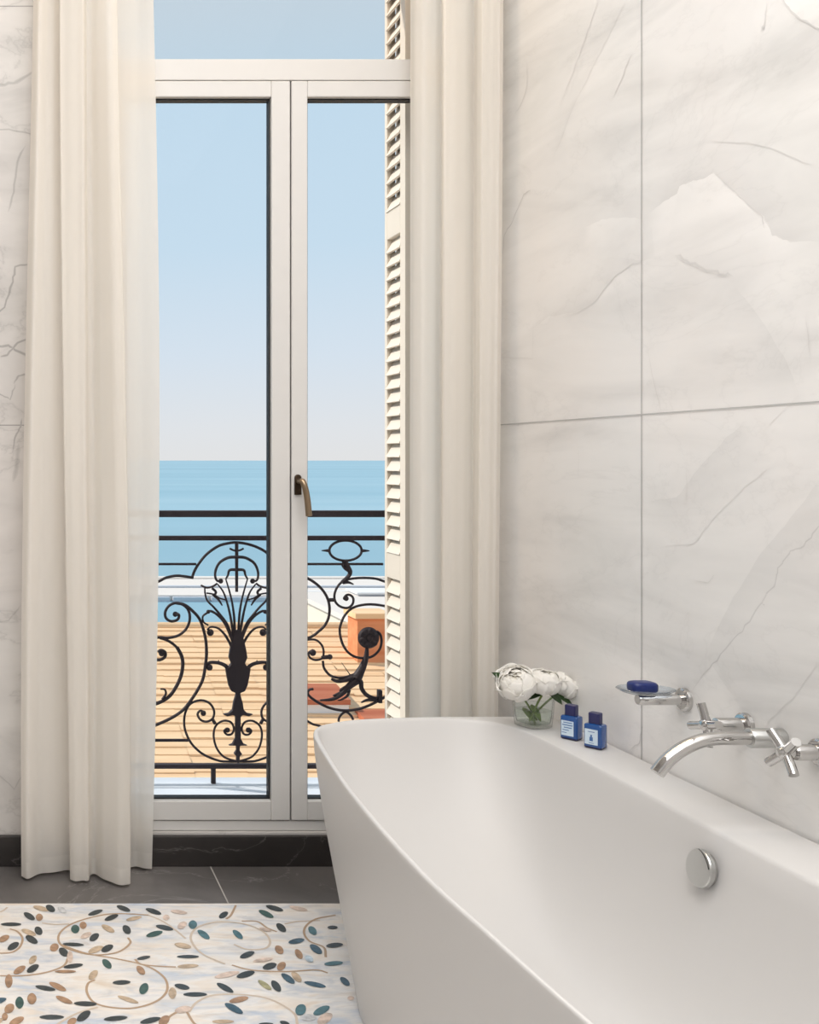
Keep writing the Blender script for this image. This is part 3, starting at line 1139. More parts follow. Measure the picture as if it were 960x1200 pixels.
# ------------------------------------------------------------------ soap dish and soap
DY = 2.367
DZ = 0.746
sd = thing('soap_dish', (WX, DY, DZ), 'glass soap dish on a round chrome wall bracket', 'soap dish')
MB().lathe([(0.0, -0.011), (0.022, -0.011), (0.0262, -0.008), (0.0272, 0.0)], (WX, DY, DZ), 'X', 40).build('wall_flange', 'chrome', sd, smooth=True)
bx0 = xw(747, DY)
m = MB().lathe([(0.0, bx0 - WX), (0.0112, bx0 - WX), (0.0125, bx0 + 0.002 - WX), (0.0125, -0.009)], (WX, DY, DZ), 'X', 28)
m.build('bracket_arm', 'chrome', sd, smooth=True)
m = MB()
# shallow dish resting on the arm: flared rim towards the room
dcx, dcy, dz0 = xw(757, DY), DY, DZ + 0.0126
prof = [(0.0, 0.0), (0.030, 0.0), (0.046, 0.0045), (0.0565, 0.0115), (0.058, 0.0125), (0.056, 0.0140), (0.045, 0.0080), (0.029, 0.0036), (0.0, 0.0036)]
m.lathe(prof, (0, 0, 0), 'Z', 56, caps=False)
m.v = [(dcx + x * 1.12, dcy + y * 0.80, dz0 + z) for x, y, z in m.v]
m.build('glass_plate', 'dish_glass', sd, smooth=True, weld=True)
so = MB()
scx, scy, sz = xw(753, DY), DY, dz0 + 0.0040
NU, NV = 40, 14
V, Fc = [], []
for j in range(NV + 1):
    ph = -PI / 2 + PI * j / NV
    cz = math.copysign(abs(math.sin(ph)) ** 0.55, math.sin(ph))
    cr = abs(math.cos(ph)) ** 0.45
    for k in range(NU):
        a = 2 * PI * k / NU
        x = math.copysign(abs(math.cos(a)) ** 0.6, math.cos(a)) * 0.0305 * cr
        y = math.copysign(abs(math.sin(a)) ** 0.6, math.sin(a)) * 0.022 * cr
        V.append((scx + x, scy + y, sz + 0.0130 + cz * 0.0130))
for j in range(NV):
    for k in range(NU):
        a, c = j * NU + k, j * NU + (k + 1) % NU
        Fc.append((a, c, c + NU, a + NU))
so.add(V, Fc)
tag(so.build('soap', 'soap_blue', smooth=True, angle=70), 'dark blue bar of soap lying in the glass soap dish', 'soap')

# ------------------------------------------------------------------ bottles on the ledge


def bottle(px, py, rot, label, marks):
    y = F * (EYE - RIM) / (py - VY)
    x = xw(px, y)
    t = thing('toiletry_bottle', (x, y, RIM), label, 'bottle', 'blue toiletry bottles on the tub ledge')
    R = Matrix.Translation((x, y, RIM)) @ Matrix.Rotation(rot, 4, 'Z')

    def place(mb):
        mb.v = [tuple(R @ Vector(p)) for p in mb.v]
        return mb
    hw, hd, hh = 0.0215, 0.0175, 0.063

    def rrect(w, d, r, n=5):
        P = []
        for cx, cy, a0 in ((w - r, d - r, 0), (-w + r, d - r, 90), (-w + r, -d + r, 180), (w - r, -d + r, 270)):
            for k in range(n + 1):
                a = math.radians(a0 + 90 * k / n)
                P.append((cx + r * math.cos(a), cy + r * math.sin(a)))
        return P

    def loft(levels):
        mb = MB()
        n = None
        V, Fc = [], []
        for (w, d, r, z) in levels:
            P = rrect(w, d, r)
            n = len(P)
            V += [(a, c, z) for a, c in P]
        for j in range(len(levels) - 1):
            for k in range(n):
                a, c = j * n + k, j * n + (k + 1) % n
                Fc.append((a, c, c + n, a + n))
        Fc += [tuple(range(n - 1, -1, -1)), tuple((len(levels) - 1) * n + k for k in range(n))]
        return mb.add(V, Fc)
    b = loft([(hw - 0.003, hd - 0.003, 0.003, 0.0002), (hw, hd, 0.004, 0.003), (hw, hd, 0.004, 0.006)])
    place(b).build('glass_foot', 'bottle_navy', t, smooth=True)
    b = loft([(hw, hd, 0.004, 0.006), (hw, hd, 0.004, hh - 0.004), (hw - 0.002, hd - 0.002, 0.004, hh - 0.001), (hw - 0.010, hd - 0.006, 0.004, hh + 0.0005), (0.010, 0.0085, 0.004, hh + 0.001)])
    place(b).build('body', 'bottle_blue', t, smooth=True)
    b = loft([(0.0135, 0.0125, 0.005, hh + 0.001), (0.0135, 0.0125, 0.005, hh + 0.026), (0.0125, 0.0115, 0.005, hh + 0.0275)])
    place(b).build('cap', 'cap_navy', t, smooth=True)
    lab = MB().box(-0.0185, 0.0125, -hd - 0.0004, -hd + 0.001, 0.011, 0.050)
    lo = place(lab).build('label', 'label_pale', t)
    mk = MB()
    for (a, c, z0, z1) in marks:
        mk.box(a - 0.003, c - 0.003, -hd - 0.0007, -hd, z0, z1)
    place(mk).build('print', 'label_ink', lo)
    return t


bottle(670, 866, math.radians(-52), 'blue toiletry bottle on the tub ledge, the one beside the flower vase',
       [(-0.010, 0.012, 0.044, 0.0462), (-0.013, 0.013, 0.0375, 0.0400), (-0.009, 0.011, 0.031, 0.0333), (-0.012, 0.004, 0.0245, 0.0265), (-0.014, -0.002, 0.018, 0.0195)])
bottle(698, 876.5, math.radians(-52), 'blue toiletry bottle on the tub ledge, the one nearer the taps',
       [(-0.004, 0.004, 0.020, 0.030), (-0.002, 0.002, 0.030, 0.036), (-0.008, 0.008, 0.0425, 0.0440), (-0.006, 0.006, 0.0145, 0.0158)])

# ------------------------------------------------------------------ vase of white flowers
vy = F * (EYE - RIM) / (851 - VY)
vx = xw(625, vy)
vase = thing('vase', (vx, vy, RIM), 'small clear glass vase of white flowers at the far end of the tub ledge', 'vase')


def sq_lathe(prof, p=3.6, seg=48, rot=0.35):
    mb = MB()
    V, Fc = [], []
    for r, z in prof:
        for k in range(seg):
            a = 2 * PI * k / seg
            rr = r / (abs(math.cos(a)) ** p + abs(math.sin(a)) ** p) ** (1 / p)
            V.append((vx + rr * math.cos(a + rot), vy + rr * math.sin(a + rot), RIM + z))
    for j in range(len(prof) - 1):
        for k in range(seg):
            a, c = j * seg + k, j * seg + (k + 1) % seg
            Fc.append((a, c, c + seg, a + seg))
    Fc += [tuple(range(seg - 1, -1, -1)), tuple((len(prof) - 1) * seg + k for k in range(seg))]
    return mb.add(V, Fc)


vp = [(0.036, 0.0003), (0.040, 0.003), (0.0425, 0.03), (0.046, 0.078), (0.0462, 0.0805), (0.0435, 0.0810), (0.0430, 0.078), (0.0395, 0.03), (0.0365, 0.012), (0.030, 0.0105)]
sq_lathe(vp).build('glass', 'vase_glass', vase, smooth=True)
sq_lathe([(0.0358, 0.0125), (0.0388, 0.03), (0.0405, 0.046), (0.0402, 0.0464)]).build('water', 'water', vase, smooth=True)


def rose(c, r, tilt, label, stem_to, leaves, seed):
    rn = random.Random(seed)
    c = Vector(c)
    t = thing('white_flower', c, label, 'flower', 'white flowers in the glass vase')
    Rm = Matrix.Translation(c) @ Matrix.Rotation(tilt[1], 4, 'Y') @ Matrix.Rotation(tilt[0], 4, 'X')
    m = MB()
    # (count, radius, opening: polar span, curl)
    layers = [(3, 0.40, 4, 92, 0.0), (4, 0.56, 7, 100, 0.0), (5, 0.70, 12, 112, 0.0), (5, 0.82, 20, 122, 0.02), (6, 0.92, 34, 135, 0.05), (6, 1.0, 55, 150, 0.12)]
    m.ball(c, r * 0.42, 16, 10)
    m.t = [0.4] * len(m.v)
    for li, (cnt, rr, th0, th1, curl) in enumerate(layers):
        for k in range(cnt):
            az = 2 * PI * (k + 0.5 * (li % 2) + rn.uniform(-.12, .12)) / cnt
            half = PI / cnt * 1.45 + 0.12
            rad = r * rr * rn.uniform(0.94, 1.06)
            t0 = math.radians(th0 + rn.uniform(-5, 6))
            t1 = math.radians(th1)
            NUu, NVv = 11, 11
            V, Fc, T = [], [], []
            for i in range(NVv):
                v = i / (NVv - 1)           # 0 base .. 1 tip
                pol = t1 + (t0 - t1) * v
                wid = half * (0.45 + 0.55 * math.sin(PI * min(1, v * 0.75 + 0.12)) ** 0.6)
                for j in range(NUu):
                    u = -1 + 2 * j / (NUu - 1)
                    tip = max(0, v - 0.80) / 0.20
                    pl_ = pol + tip * (u * u) * 0.34 + tip * 0.05 * math.sin(5 * u + k * 1.7)
                    ra = rad * (1 + curl * tip ** 1.5 + 0.03 * math.sin(4 * u + 3 * v + k) + 0.035 * (u * u))
                    a = az + u * wid
                    V.append(Rm @ Vector((ra * math.sin(pl_) * math.cos(a), ra * math.sin(pl_) * math.sin(a), ra * math.cos(pl_) * 0.86)))
                    T.append(max(0.02, min(1, 0.18 + 0.14 * li + 0.45 * v)))
            for i in range(NVv - 1):
                for j in range(NUu - 1):
                    q0 = i * NUu + j
                    Fc.append((q0, q0 + 1, q0 + NUu + 1, q0 + NUu))
            m.add(V, Fc, T)
    o = m.build('petals', 'petal_white', t, smooth=True, angle=85)
    md = o.modifiers.new('thick', 'SOLIDIFY')
    md.thickness = 0.0008
    a = Rm @ Vector((0, 0, -0.72 * r))
    e = Vector(stem_to)
    s = MB().tube(spline([tuple(a), tuple(a.lerp(e, 0.45) + Vector((0, 0, 0.004))), tuple(e)], 6), 0.0028, 8)
    s.build('stem', 'stem_green', t, smooth=True)
    for (p0, p1, wd) in leaves:
        p0, p1 = Vector(p0), Vector(p1)
        d = (p1 - p0)
        sd_ = d.cross(Vector((0, -0.75, 0.65))).normalized()
        up = sd_.cross(d).normalized()
        V, Fc = [], []
        N_ = 9
        for i in range(N_):
            v = i / (N_ - 1)
            w_ = wd * math.sin(PI * min(1, 0.06 + v * 0.94)) ** 0.8 * (1 - 0.3 * v)
            for u in (-1, -0.5, 0, 0.5, 1):
                V.append(p0 + d * v + sd_ * w_ * u + up * (0.18 * w_ * u * u + 0.06 * d.length * math.sin(PI * v)))
        for i in range(N_ - 1):
            for j in range(4):
                q0 = i * 5 + j
                Fc.append((q0, q0 + 1, q0 + 6, q0 + 5))
        lo = MB().add(V, Fc).build('leaf', 'stem_green' if p1.z < RIM + 0.05 and p1.y > vy - 0.012 else 'leaf_green', t, smooth=True, angle=85)
        md = lo.modifiers.new('thick', 'SOLIDIFY')
        md.thickness = 0.0008
    return t


def fl(px, py, dy=0.0):
    return at(px, py, vy + dy)


vb = Vector((vx, vy, RIM))
rose(fl(605, 801, -0.035), 0.0505, (math.radians(30), math.radians(-30)), 'white flower leftmost in the vase, the largest bloom, facing left', vb + Vector((0.012, 0.004, 0.016)),
     [(fl(604, 808, -0.01), fl(576, 788, -0.015), 0.020), (fl(612, 830, 0.0), fl(628, 848, 0.0), 0.012), (fl(610, 820, -0.02), fl(640, 812, -0.03), 0.010)], 3)
rose(fl(639, 799, -0.045), 0.0415, (math.radians(8), math.radians(4)), 'white flower in the middle of the vase, a rounder bud', vb + Vector((-0.012, -0.004, 0.016)),
     [(fl(640, 806, -0.03), fl(659, 826, -0.045), 0.015), (fl(622, 826, -0.01), fl(634, 846, -0.01), 0.012)], 5)
rose(fl(661, 803, 0.02), 0.041, (math.radians(8), math.radians(34)), 'white flower rightmost in the vase, above the blue bottles', vb + Vector((-0.004, 0.012, 0.016)),
     [(fl(650, 812, 0.0), fl(672, 828, 0.0), 0.011)], 8)

# ------------------------------------------------------------------ balcony: slab, railing, shutter
struct(MB().box(OX0 - 0.5, OX1 + 0.6, 3.70, 3.955, -0.15, 0.075).build('floor', 'balcony_white', bevel=0.004))
# stone sill outside the doors
struct(MB().box(OX0, OX1, D + 0.08, 3.70, OZ0 - 0.002, OZ0 + 0.012).build('trim_3', 'balcony_white'))

RY = 3.88
rail = thing('balcony_railing', (xw(278, RY), RY, 0.075), 'black wrought iron balcony railing with scrolls beyond the glass doors', 'railing')
A_ = lambda u, v: at(180 + u / 6.857, 625 + v / 6.857, RY)
B_ = lambda u, v: at(180 + u / 6.857, 760 + v / 6.857, RY)
C_ = lambda u, v: at(350 + u / 8.727, 620 + v / 8.727, RY)
D_ = lambda u, v: at(350 + u / 8.727, 735 + v / 8.727, RY)
PXM = RY / F
XR0, XR1 = xw(60, RY), xw(520, RY)


def bar(name, py, w, x0=XR0, x1=XR1, depth=0.02):
    z = zw(py, RY)
    MB().box(x0, x1, RY - depth / 2, RY + depth / 2, z - w * PXM / 2, z + w * PXM / 2).build(name, 'iron', rail, bevel=0.002)


bar('top_rail', 602, 7.5, depth=0.045)
bar('upper_bar', 630.5, 5.5)
bar('bottom_rail', 897.5, 5, depth=0.025)
for px in (60, 520):
    MB().box(xw(px, RY) - 0.01, xw(px, RY) + 0.01, RY - 0.012, RY + 0.012, 0.074, zw(602, RY)).build('post', 'iron', rail, bevel=0.002)
for px in (95, 250, 420):
    MB().box(xw(px, RY) - 0.008, xw(px, RY) + 0.008, RY - 0.008, RY + 0.008, 0.074, zw(896, RY)).build('foot', 'iron', rail)


def scroll(name, segs, balls=()):
    """segs: (fn, pts, width in px, taper0, taper1)"""
    m = MB()
    for sg in segs:
        fn, pts, w = sg[0], sg[1], sg[2]
        t0 = sg[3] if len(sg) > 3 else 1.0
        t1 = sg[4] if len(sg) > 4 else 1.0
        P = [fn(*p) for p in spline(pts, 7)]
        n = len(P)
        m.tube([tuple(p) for p in P], [w * PXM / 2 * (t0 + (t1 - t0) * i / (n - 1)) for i in range(n)], 8)
    for (c, r) in balls:
        m.ball(c, r * PXM, 12, 8, (1, 0.8, 1))
    return m.build(name, 'iron', rail, smooth=True, angle=50)


def mir(fn, cu):
    return lambda u, v: fn(2 * cu - u, v)


AM, BM_ = mir(A_, 668), mir(B_, 677)
LW = 3.3
scroll('arch_scroll', [(A_, [(310, 355), (330, 300), (370, 235), (430, 165), (520, 103), (600, 80), (668, 74), (750, 85), (840, 115), (920, 165), (970, 240), (1010, 300), (1026, 355)], LW)])
for px0, px1 in ((60, 230), (348, 449)):
    bar('lattice_bar', 661, 2.8, xw(px0, RY), xw(px1, RY), 0.01)
bar('lattice_bar', 867.5, 3.2, XR0, xw(221, RY), 0.01)
bar('lattice_bar', 867.5, 3.2, xw(335, RY), xw(352, RY), 0.01)
scroll('arch_scroll', [(A_, [(-120, 560), (-60, 460), (0, 405), (55, 380), (100, 357), (180, 341), (250, 346), (320, 357)], LW)])
# big C scroll on the left of the palmette
scroll('c_scroll', [(A_, [(20, 838), (60, 836), (120, 840), (200, 820), (260, 770), (290, 700), (285, 630), (250, 583), (190, 560), (130, 578), (95, 628), (100, 680), (140, 706), (190, 695), (205, 660), (180, 640)], LW),
                    (A_, [(180, 560), (250, 575), (320, 630), (370, 690), (400, 770), (420, 860), (425, 926)], LW + .3),
                    (B_, [(425, -2), (425, 60), (415, 150), (395, 250), (350, 340), (290, 430), (230, 500), (140, 560), (25, 612), (-60, 640), (-160, 650)], LW + .5)], [(A_(175, 650), 3.2)])
scroll('inner_scroll', [(A_, [(50, 840), (110, 860), (170, 900), (205, 945)], LW),
                        (B_, [(188, -12), (225, 60), (235, 130), (220, 220), (180, 310), (120, 390), (30, 440), (-60, 450)], LW + 1.0),
                        (B_, [(20, 92), (60, 88), (92, 65), (92, 30), (60, 14), (35, 30)], 3.8), (B_, [(55, 325), (90, 330), (98, 365), (70, 410)], 3.2, 0.6, 1.0)], [(B_(65, 40), 3.5)])
# palmette
pal = [(A_, [(668, 66), (668, 200), (668, 330), (668, 470)], 4.4, 1.0, 0.8), (A_, [(612, 122), (640, 135), (668, 140), (696, 135), (724, 122)], 2.4)]
for fn in (A_, AM):
    pal += [(fn, [(668, 190), (600, 196), (535, 232), (503, 285), (495, 340), (510, 380), (545, 382)], 2.7, 1.4, 0.9),
            (fn, [(668, 292), (612, 296), (598, 335), (580, 368)], 2.5, 1.5, .8),
            (fn, [(580, 365), (608, 460), (632, 560), (648, 680), (655, 860)], 2.1, 0.8, 1.6),
            (fn, [(515, 408), (560, 470), (592, 560), (620, 680), (648, 860)], 2.1, 0.8, 1.6),
            (fn, [(380, 418), (430, 437), (480, 424), (512, 402)], 2.4), (fn, [(412, 430), (414, 480), (432, 540), (485, 595), (540, 660), (592, 735), (645, 880)], 2.2, 0.8, 1.6),
            (fn, [(440, 738), (402, 712), (396, 668), (430, 640), (462, 625), (530, 670), (585, 745), (645, 890)], 2.4, 0.8, 1.5),
            (fn, [(430, 775), (462, 752), (520, 764), (570, 812), (612, 880), (640, 950)], 2.4, 0.8, 1.5),
            (fn, [(425, 480), (480, 490), (530, 520), (580, 535)], 3.4, .6, .5), (fn, [(480, 490), (520, 530), (552, 580)], 4.2, 1.0, .4), (fn, [(470, 440), (500, 470), (490, 500)], 3.0)]
scroll('palmette', pal, [(f(456, 797), 4.2) for f in (A_, AM)] + [(f(540, 384), 3.0) for f in (A_, AM)] + [(f(440, 630), 2.4) for f in (A_, AM)])
# cast vase-shaped core of the palmette
Lh = [(655, -150), (640, -105), (622, -40), (610, 20), (603, 70), (622, 118), (604, 140), (576, 158), (586, 220), (600, 290), (622, 340), (660, 355), (655, 382), (641, 430), (631, 490), (602, 518), (556, 526),
      (590, 542), (640, 532), (656, 545), (655, 720), (632, 764), (600, 776), (662, 778), (664, 815), (644, 845), (664, 862), (664, 915)]
poly = [B_(u, v) for u, v in Lh] + [B_(1354 - u, v) for u, v in reversed(Lh)]
cm = MB().plate([(p.x, p.z) for p in poly], RY - 0.010, RY + 0.010)
cm.build('cast_core', 'iron', rail, bevel=0.003)
arms = []
for fn in (B_, BM_):
    arms += [(fn, [(612, 185), (585, 145), (545, 122), (500, 112), (455, 112), (428, 130)], 4.2, 1.2, 0.8), (fn, [(525, 112), (522, 92)], 2.0, 1, .4)]
scroll('side_arms', arms, [(f(450, 152), 3.8) for f in (B_, BM_)])
for fn in (B_, BM_):
    scroll('heart_scroll', [(fn, [(668, 905), (610, 890), (555, 862), (505, 795), (483, 700), (500, 622), (560, 581), (620, 592), (645, 640), (630, 685), (592, 692), (568, 664), (588, 640)], 2.6)], [(fn(593, 655), 3.1)])
    scroll('base_scroll', [(fn, [(668, 908), (600, 908), (520, 900), (400, 850), (310, 770), (262, 680), (246, 600), (257, 510), (300, 442), (380, 416), (450, 440), (486, 500), (476, 560), (430, 587), (380, 574), (354, 530), (375, 500), (402, 510)], 2.8),
                           (fn, [(470, 560), (495, 605)], 4.0)], [(fn(400, 520), 3.3)])
# right-hand panel
ovl = [(480 + 165 * math.cos(a), 220 + 103 * math.sin(a)) for a in [2 * PI * i / 24 for i in range(25)]]
scroll('oval_ring', [(C_, ovl, 3.0), (C_, [(235, 220), (275, 220), (320, 220)], 4.4, .25, 1.0), (C_, [(725, 222), (690, 222), (640, 222)], 4.4, .25, 1.0)])
scroll('leaf_stem', [(C_, [(470, 320), (492, 372), (525, 432), (512, 480), (440, 545)], 5.0, 1.5, 0.8), (C_, [(440, 365), (470, 400), (520, 430)], 4.5, .4, 1), (C_, [(455, 545), (510, 545), (562, 565)], 5.0, 1.0, .3)])
scroll('s_scroll', [(C_, [(1000, 620), (940, 560), (860, 530), (780, 506), (640, 500), (520, 512), (445, 540), (392, 600), (366, 680), (381, 750), (432, 795), (500, 806), (550, 770), (560, 712), (530, 676), (490, 676), (465, 708), (485, 722)], 2.9),
                    (C_, [(305, 726), (372, 724)], 4.4)], [(C_(487, 710), 3.0)])
scroll('arch_scroll', [(C_, [(-10, 455), (95, 505), (180, 560), (250, 630), (296, 710), (316, 800), (308, 900), (268, 985), (215, 1040)], LW),
                       (D_, [(222, 28), (160, 80), (95, 112), (20, 130)], LW)])
scroll('ring_scroll', [(C_, [(1080, 880), (1000, 820), (860, 783), (720, 770), (600, 788), (520, 830), (462, 900), (430, 980), (421, 1020)], 3.0),
                       (D_, [(420, 10), (425, 80), (450, 170), (500, 250), (572, 300), (660, 316), (750, 300), (820, 240), (848, 160), (838, 80), (800, 40)], 3.0)])
ro = MB()
rc = D_(715, 108)
ro.lathe([(0.0, -0.016), (0.010, -0.015), (0.013, -0.011), (0.02, -0.012), (0.034, -0.009), (0.041, 0.0), (0.034, 0.009), (0.0, 0.012)], rc, 'Y', 28)
for k in range(6):
    a = 2 * PI * k / 6 + 0.3
    ro.ball((rc.x + 0.027 * math.cos(a), rc.y - 0.009, rc.z + 0.027 * math.sin(a)), 0.012, 10, 7, (1, 0.5, 1))
ro.build('rosette', 'iron', rail, smooth=True)
scroll('curl', [(D_, [(20, 140), (95, 128), (180, 132), (240, 188), (256, 260), (240, 318), (172, 336), (116, 310), (104, 262), (148, 232)], 2.6), (D_, [(236, 312), (290, 306), (335, 303)], 5.2, .9, 1.0)], [(D_(145, 260), 4.0), (D_(320, 304), 3.2)])
scroll('acanthus_leaf', [(D_, [(248, 345), (262, 420), (320, 490), (400, 516), (480, 510), (580, 478)], 3.0), (D_, [(700, 200), (692, 300), (662, 390), (622, 470), (590, 525)], 7.0, .55, 1.9),
                         (D_, [(590, 520), (636, 560), (645, 625), (692, 690), (770, 726), (835, 722)], 5.0, 1.2, 0.8), (D_, [(640, 770), (700, 745), (790, 740)], 5.0, .4, 1.0),
                         (D_, [(600, 540), (520, 600), (440, 680), (350, 735), (220, 748)], 11.5, .9, .2), (D_, [(500, 600), (430, 640), (430, 660)], 5, .8, .3), (D_, [(470, 650), (380, 690), (350, 700)], 5, .8, .3),
                         (D_, [(520, 640), (500, 700), (440, 740), (400, 748)], 5, .8, .3), (D_, [(335, 530), (400, 552), (480, 536), (560, 510)], 7.5, .4, 1.0), (D_, [(440, 362), (480, 420), (530, 490)], 1.2, .5, 1)])
MB().box(D_(808, 0).x, D_(848, 0).x, RY - 0.012, RY + 0.012, D_(0, 772).z, D_(0, 640).z).build('clasp', 'iron', rail, bevel=0.002)
scroll('base_arc', [(D_, [(150, 632), (110, 640), (95, 668), (112, 706), (200, 770), (320, 826), (460, 852), (600, 840), (720, 800), (830, 745), (920, 690)], 3.4, .9, 1.0)])
scroll('base_curl', [(D_, [(408, 965), (422, 912), (480, 866), (532, 900), (558, 945)], 2.9)])
scroll('base_arc', [(D_, [(-60, 850), (0, 905), (90, 960), (150, 993), (222, 1012), (400, 1080), (700, 1170), (900, 1150)], 2.7)])

# folded louvred shutter standing square to the wall at the right of the opening


def shutter(x, y0, y1, label):
    t = thing('shutter', (x, y0, 0.075), label, 'shutter', 'folded shutter leaves')
    th = 0.030
    zb, zt = 0.09, 3.44
    sw = 0.046
    st = MB()
    st.box(x, x + th, y0, y0 + sw, zb, zt)
    st.build('stile', 'shutter_paint', t, bevel=0.002)
    MB().box(x, x + th, y1 - sw * 0.5, y1, zb, zt).build('stile', 'shutter_paint', t, bevel=0.002)
    ym = (y0 + y1) / 2
    rails = [(zb, 0.22)]
    rails += [(zw(679, ym), zw(648, ym)), (zw(276, ym), zw(243, ym)), (3.36, zt)]
    for a, c in rails:
        MB().box(x, x + th, y0 + sw, y1 - sw * 0.5, a, c).build('rail', 'shutter_paint', t, bevel=0.002)
    n = 0
    for (a, c), (a2, c2) in zip(rails[:-1], rails[1:]):
        lo, hi = c, a2
        k = max(1, int(round((hi - lo) / 0.0487)))
        for i in range(k):
            z = lo + (hi - lo) * (i + 0.5) / k
            m = MB()
            ya, yb = y0 + sw - 0.001, y1 - sw * 0.5 + 0.001
            # slat leans: room edge low, far edge high
            pr = [(x - 0.004, z - 0.026), (x + 0.004, z - 0.028), (x + th - 0.002, z + 0.020), (x + th - 0.009, z + 0.023)]
            V = [(px_, ya, pz) for px_, pz in pr] + [(px_, yb, pz) for px_, pz in pr]
            m.add(V, [(0, 1, 2, 3), (7, 6, 5, 4)] + [(q_, q_ + 4, (q_ + 1) % 4 + 4, (q_ + 1) % 4) for q_ in range(4)])
            m.build('louvre', 'shutter_paint', t)
    return t


shutter(1.322, 3.45, 3.640, 'cream louvred shutter leaf folded back at the right of the glass doors')
shutter(1.362, 3.452, 3.642, 'second cream shutter leaf folded flat behind the front leaf, right of the glass doors')

# ------------------------------------------------------------------ outside
SEA = -25.0
struct(MB().box(-9000, 26000, 60, 42000, SEA - 2, SEA).build('sea', 'sea_water'))


def house(name, label, cat='building'):
    return thing(name, (0, 0, 0), label, cat)


# the nearest roof, tiled, rising away to its ridge
hs = thing('house', (2.6, 9.5, -8), 'building below the balcony with a pale orange tiled roof', 'building')
ry0, rz0 = 6.2, -2.15
ry1 = 12.0
rz1 = EYE - (734 - VY) * ry1 / F
rx0, rx1 = -2.6, 9.5
rf = MB()
NR = 42
for i in range(NR):
    a, c = i / NR, (i + 1) / NR
    ya, yb = ry0 + (ry1 - ry0) * a, ry0 + (ry1 - ry0) * c
    za, zb = rz0 + (rz1 - rz0) * a, rz0 + (rz1 - rz0) * c
    lift = 0.009
    # each course laps the one below it: a small butt edge, slightly uneven
    nx = 26
    for j in range(nx):
        xa, xb = rx0 + (rx1 - rx0) * j / nx, rx0 + (rx1 - rx0) * (j + 1) / nx
        e = random.uniform(-0.012, 0.012)
        l2 = lift + random.uniform(-0.007, 0.009)
        V = [(xa, ya + e, za - 0.03), (xb, ya + e, za - 0.03), (xb, ya + e, za + l2), (xa, ya + e, za + l2), (xb, yb + 0.03, zb), (xa, yb + 0.03, zb)]
        rf.add(V, [(0, 1, 2, 3), (3, 2, 4, 5)])
# back slope closes the roof
rf.add([(rx0, ry1, rz1), (rx1, ry1, rz1), (rx1, ry1 + 5.8, rz0), (rx0, ry1 + 5.8, rz0)], [(0, 1, 2, 3)])
rf.build('roof', 'roof_tiles', hs)
MB().box(rx0 + 0.2, rx1 - 0.2, ry0 + 0.2, ry1 + 5.6, -12, rz0 - 0.02).build('walls', 'wall_cream', hs)
rg = MB().tube([(rx0, ry1, rz1), (rx1, ry1, rz1)], 0.05, 10)
rg.build('ridge_cap', 'roof_tiles', hs, smooth=True)


def roof_z(y):
    return rz0 + (rz1 - rz0) * (y - ry0) / (ry1 - ry0)


# chimney and the small red-roofed dormers on the slope
cy = 11.2
cx = xw(431, cy)
cz = zw(752, cy)
ch = MB()
ch.box(cx - 0.165, cx + 0.165, cy - 0.16, cy + 0.16, roof_z(cy) - 0.3, zw(722, cy))
ch.build('chimney', 'chimney_brick', hs)
MB().box(cx - 0.20, cx + 0.20, cy - 0.2, cy + 0.2, zw(722, cy), zw(716, cy)).build('chimney_cap', 'roof_tiles', hs)


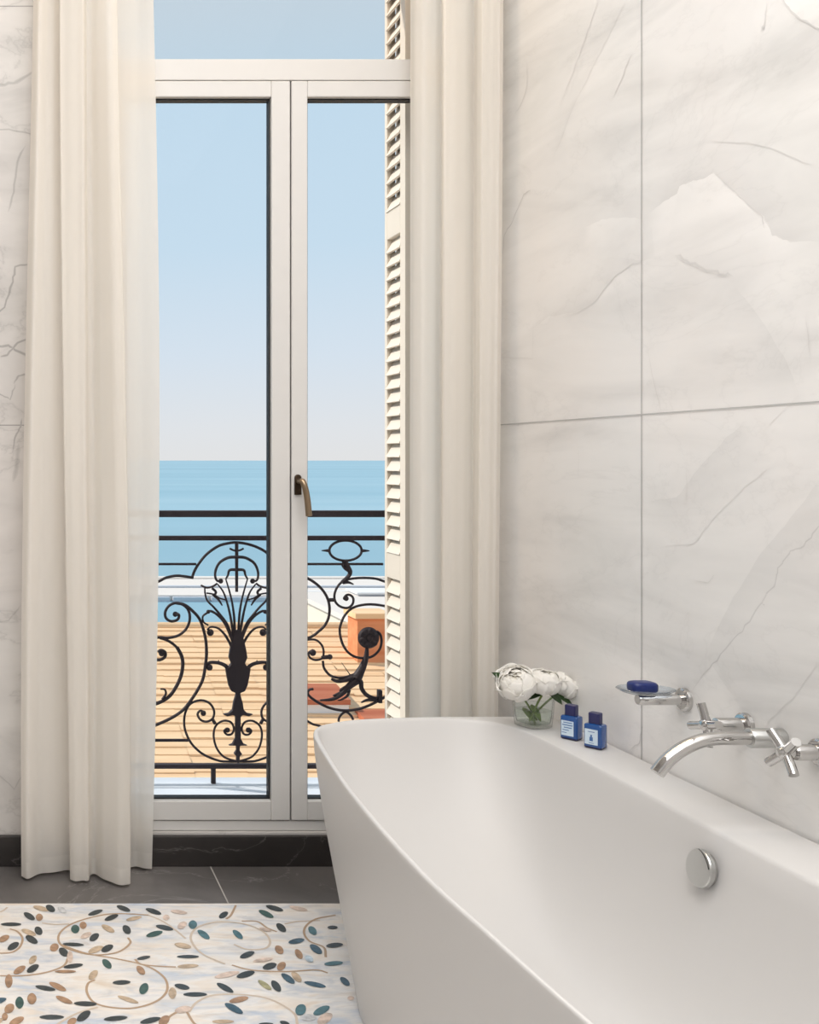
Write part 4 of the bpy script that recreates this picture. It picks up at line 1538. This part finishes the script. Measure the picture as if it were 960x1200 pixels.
def dormer(px0, px1, py0, py1, y, deep):
    """small lean-to roof: red tiles on a white kerb"""
    x0, x1 = xw(px0, y), xw(px1, y)
    z0 = zw(py1, y)
    m = MB()
    zz = zw(py0, y + deep)
    m.add([(x0, y, z0), (x1, y, z0), (x1, y + deep, zz), (x0, y + deep, zz), (x0, y, z0 - 0.05), (x1, y, z0 - 0.05), (x1, y + deep, zz - 0.05), (x0, y + deep, zz - 0.05)],
          [(0, 1, 2, 3), (4, 7, 6, 5), (0, 4, 5, 1), (1, 5, 6, 2), (2, 6, 7, 3), (3, 7, 4, 0)])
    m.build('dormer_roof', 'roof_tiles_red', hs)
    MB().box(x0 + 0.01, x1 - 0.01, y + 0.02, y + deep - 0.02, min(roof_z(y), roof_z(y + deep)) - 0.05, z0 - 0.05).build('dormer_wall', 'wall_white', hs)


dormer(340, 411, 801, 820, 9.95, 0.45)
dormer(427, 470, 831, 842, 9.73, 0.27)

# pale villa farther down the slope, seen through the right door
vl = thing('house', (12, 36, -20), 'pale flat-roofed building by the water behind the orange roof', 'building')
y0, y1 = 33.0, 41.0
vx0, vx1 = xw(346, y1), xw(760, y1)
zr = -4.12
MB().box(vx0, vx1, y0, y1, -25, zr).build('walls', 'wall_cream', vl)
MB().box(vx0 - 0.15, vx1 + 0.15, y0 - 0.15, y1 + 0.15, zr, zr + 0.18).build('roof_terrace', 'pier_pale', vl)
MB().box(vx0, vx1, y1 - 0.25, y1, zr + 0.18, zw(692, y1)).build('parapet', 'wall_white', vl)
MB().box(xw(404, y1), xw(470, y1), y1 - 1.6, y1 - 0.4, zr + 0.18, zw(690, y1)).build('stair_house', 'pier_grey', vl)
MB().box(xw(402, y1), xw(473, y1), y1 - 1.7, y1 - 0.3, zw(690, y1), zw(688, y1)).build('stair_house_roof', 'wall_white', vl)

# breakwater with its pale promenade
bw = thing('breakwater', (20, 225, SEA), 'pale stone breakwater standing in the blue harbour', 'breakwater')
yq = 191.0
QT = zw(697.5, yq)


def qx(px):
    return xw(px, yq)


MB().box(qx(-700), qx(1400), yq, yq + 29, SEA - 1, QT).build('quay', 'pier_pale', bw)
MB().box(qx(-705), qx(1405), yq + 26, yq + 29, QT, zw(677, yq + 26)).build('sea_wall', 'pier_pale', bw)
MB().box(qx(-700), qx(1400), yq + 11, yq + 12.2, QT, QT + 0.35).build('step', 'pier_grey', bw)
for k in range(16):
    px = -68 + k * 45
    MB().box(qx(px), qx(px + 41), yq - 1.2, yq - 0.01, SEA - 0.5, QT - 0.25).build('quay_face_shade', 'pier_grey', bw)  # grey colour stands in for shade on the quay's front face
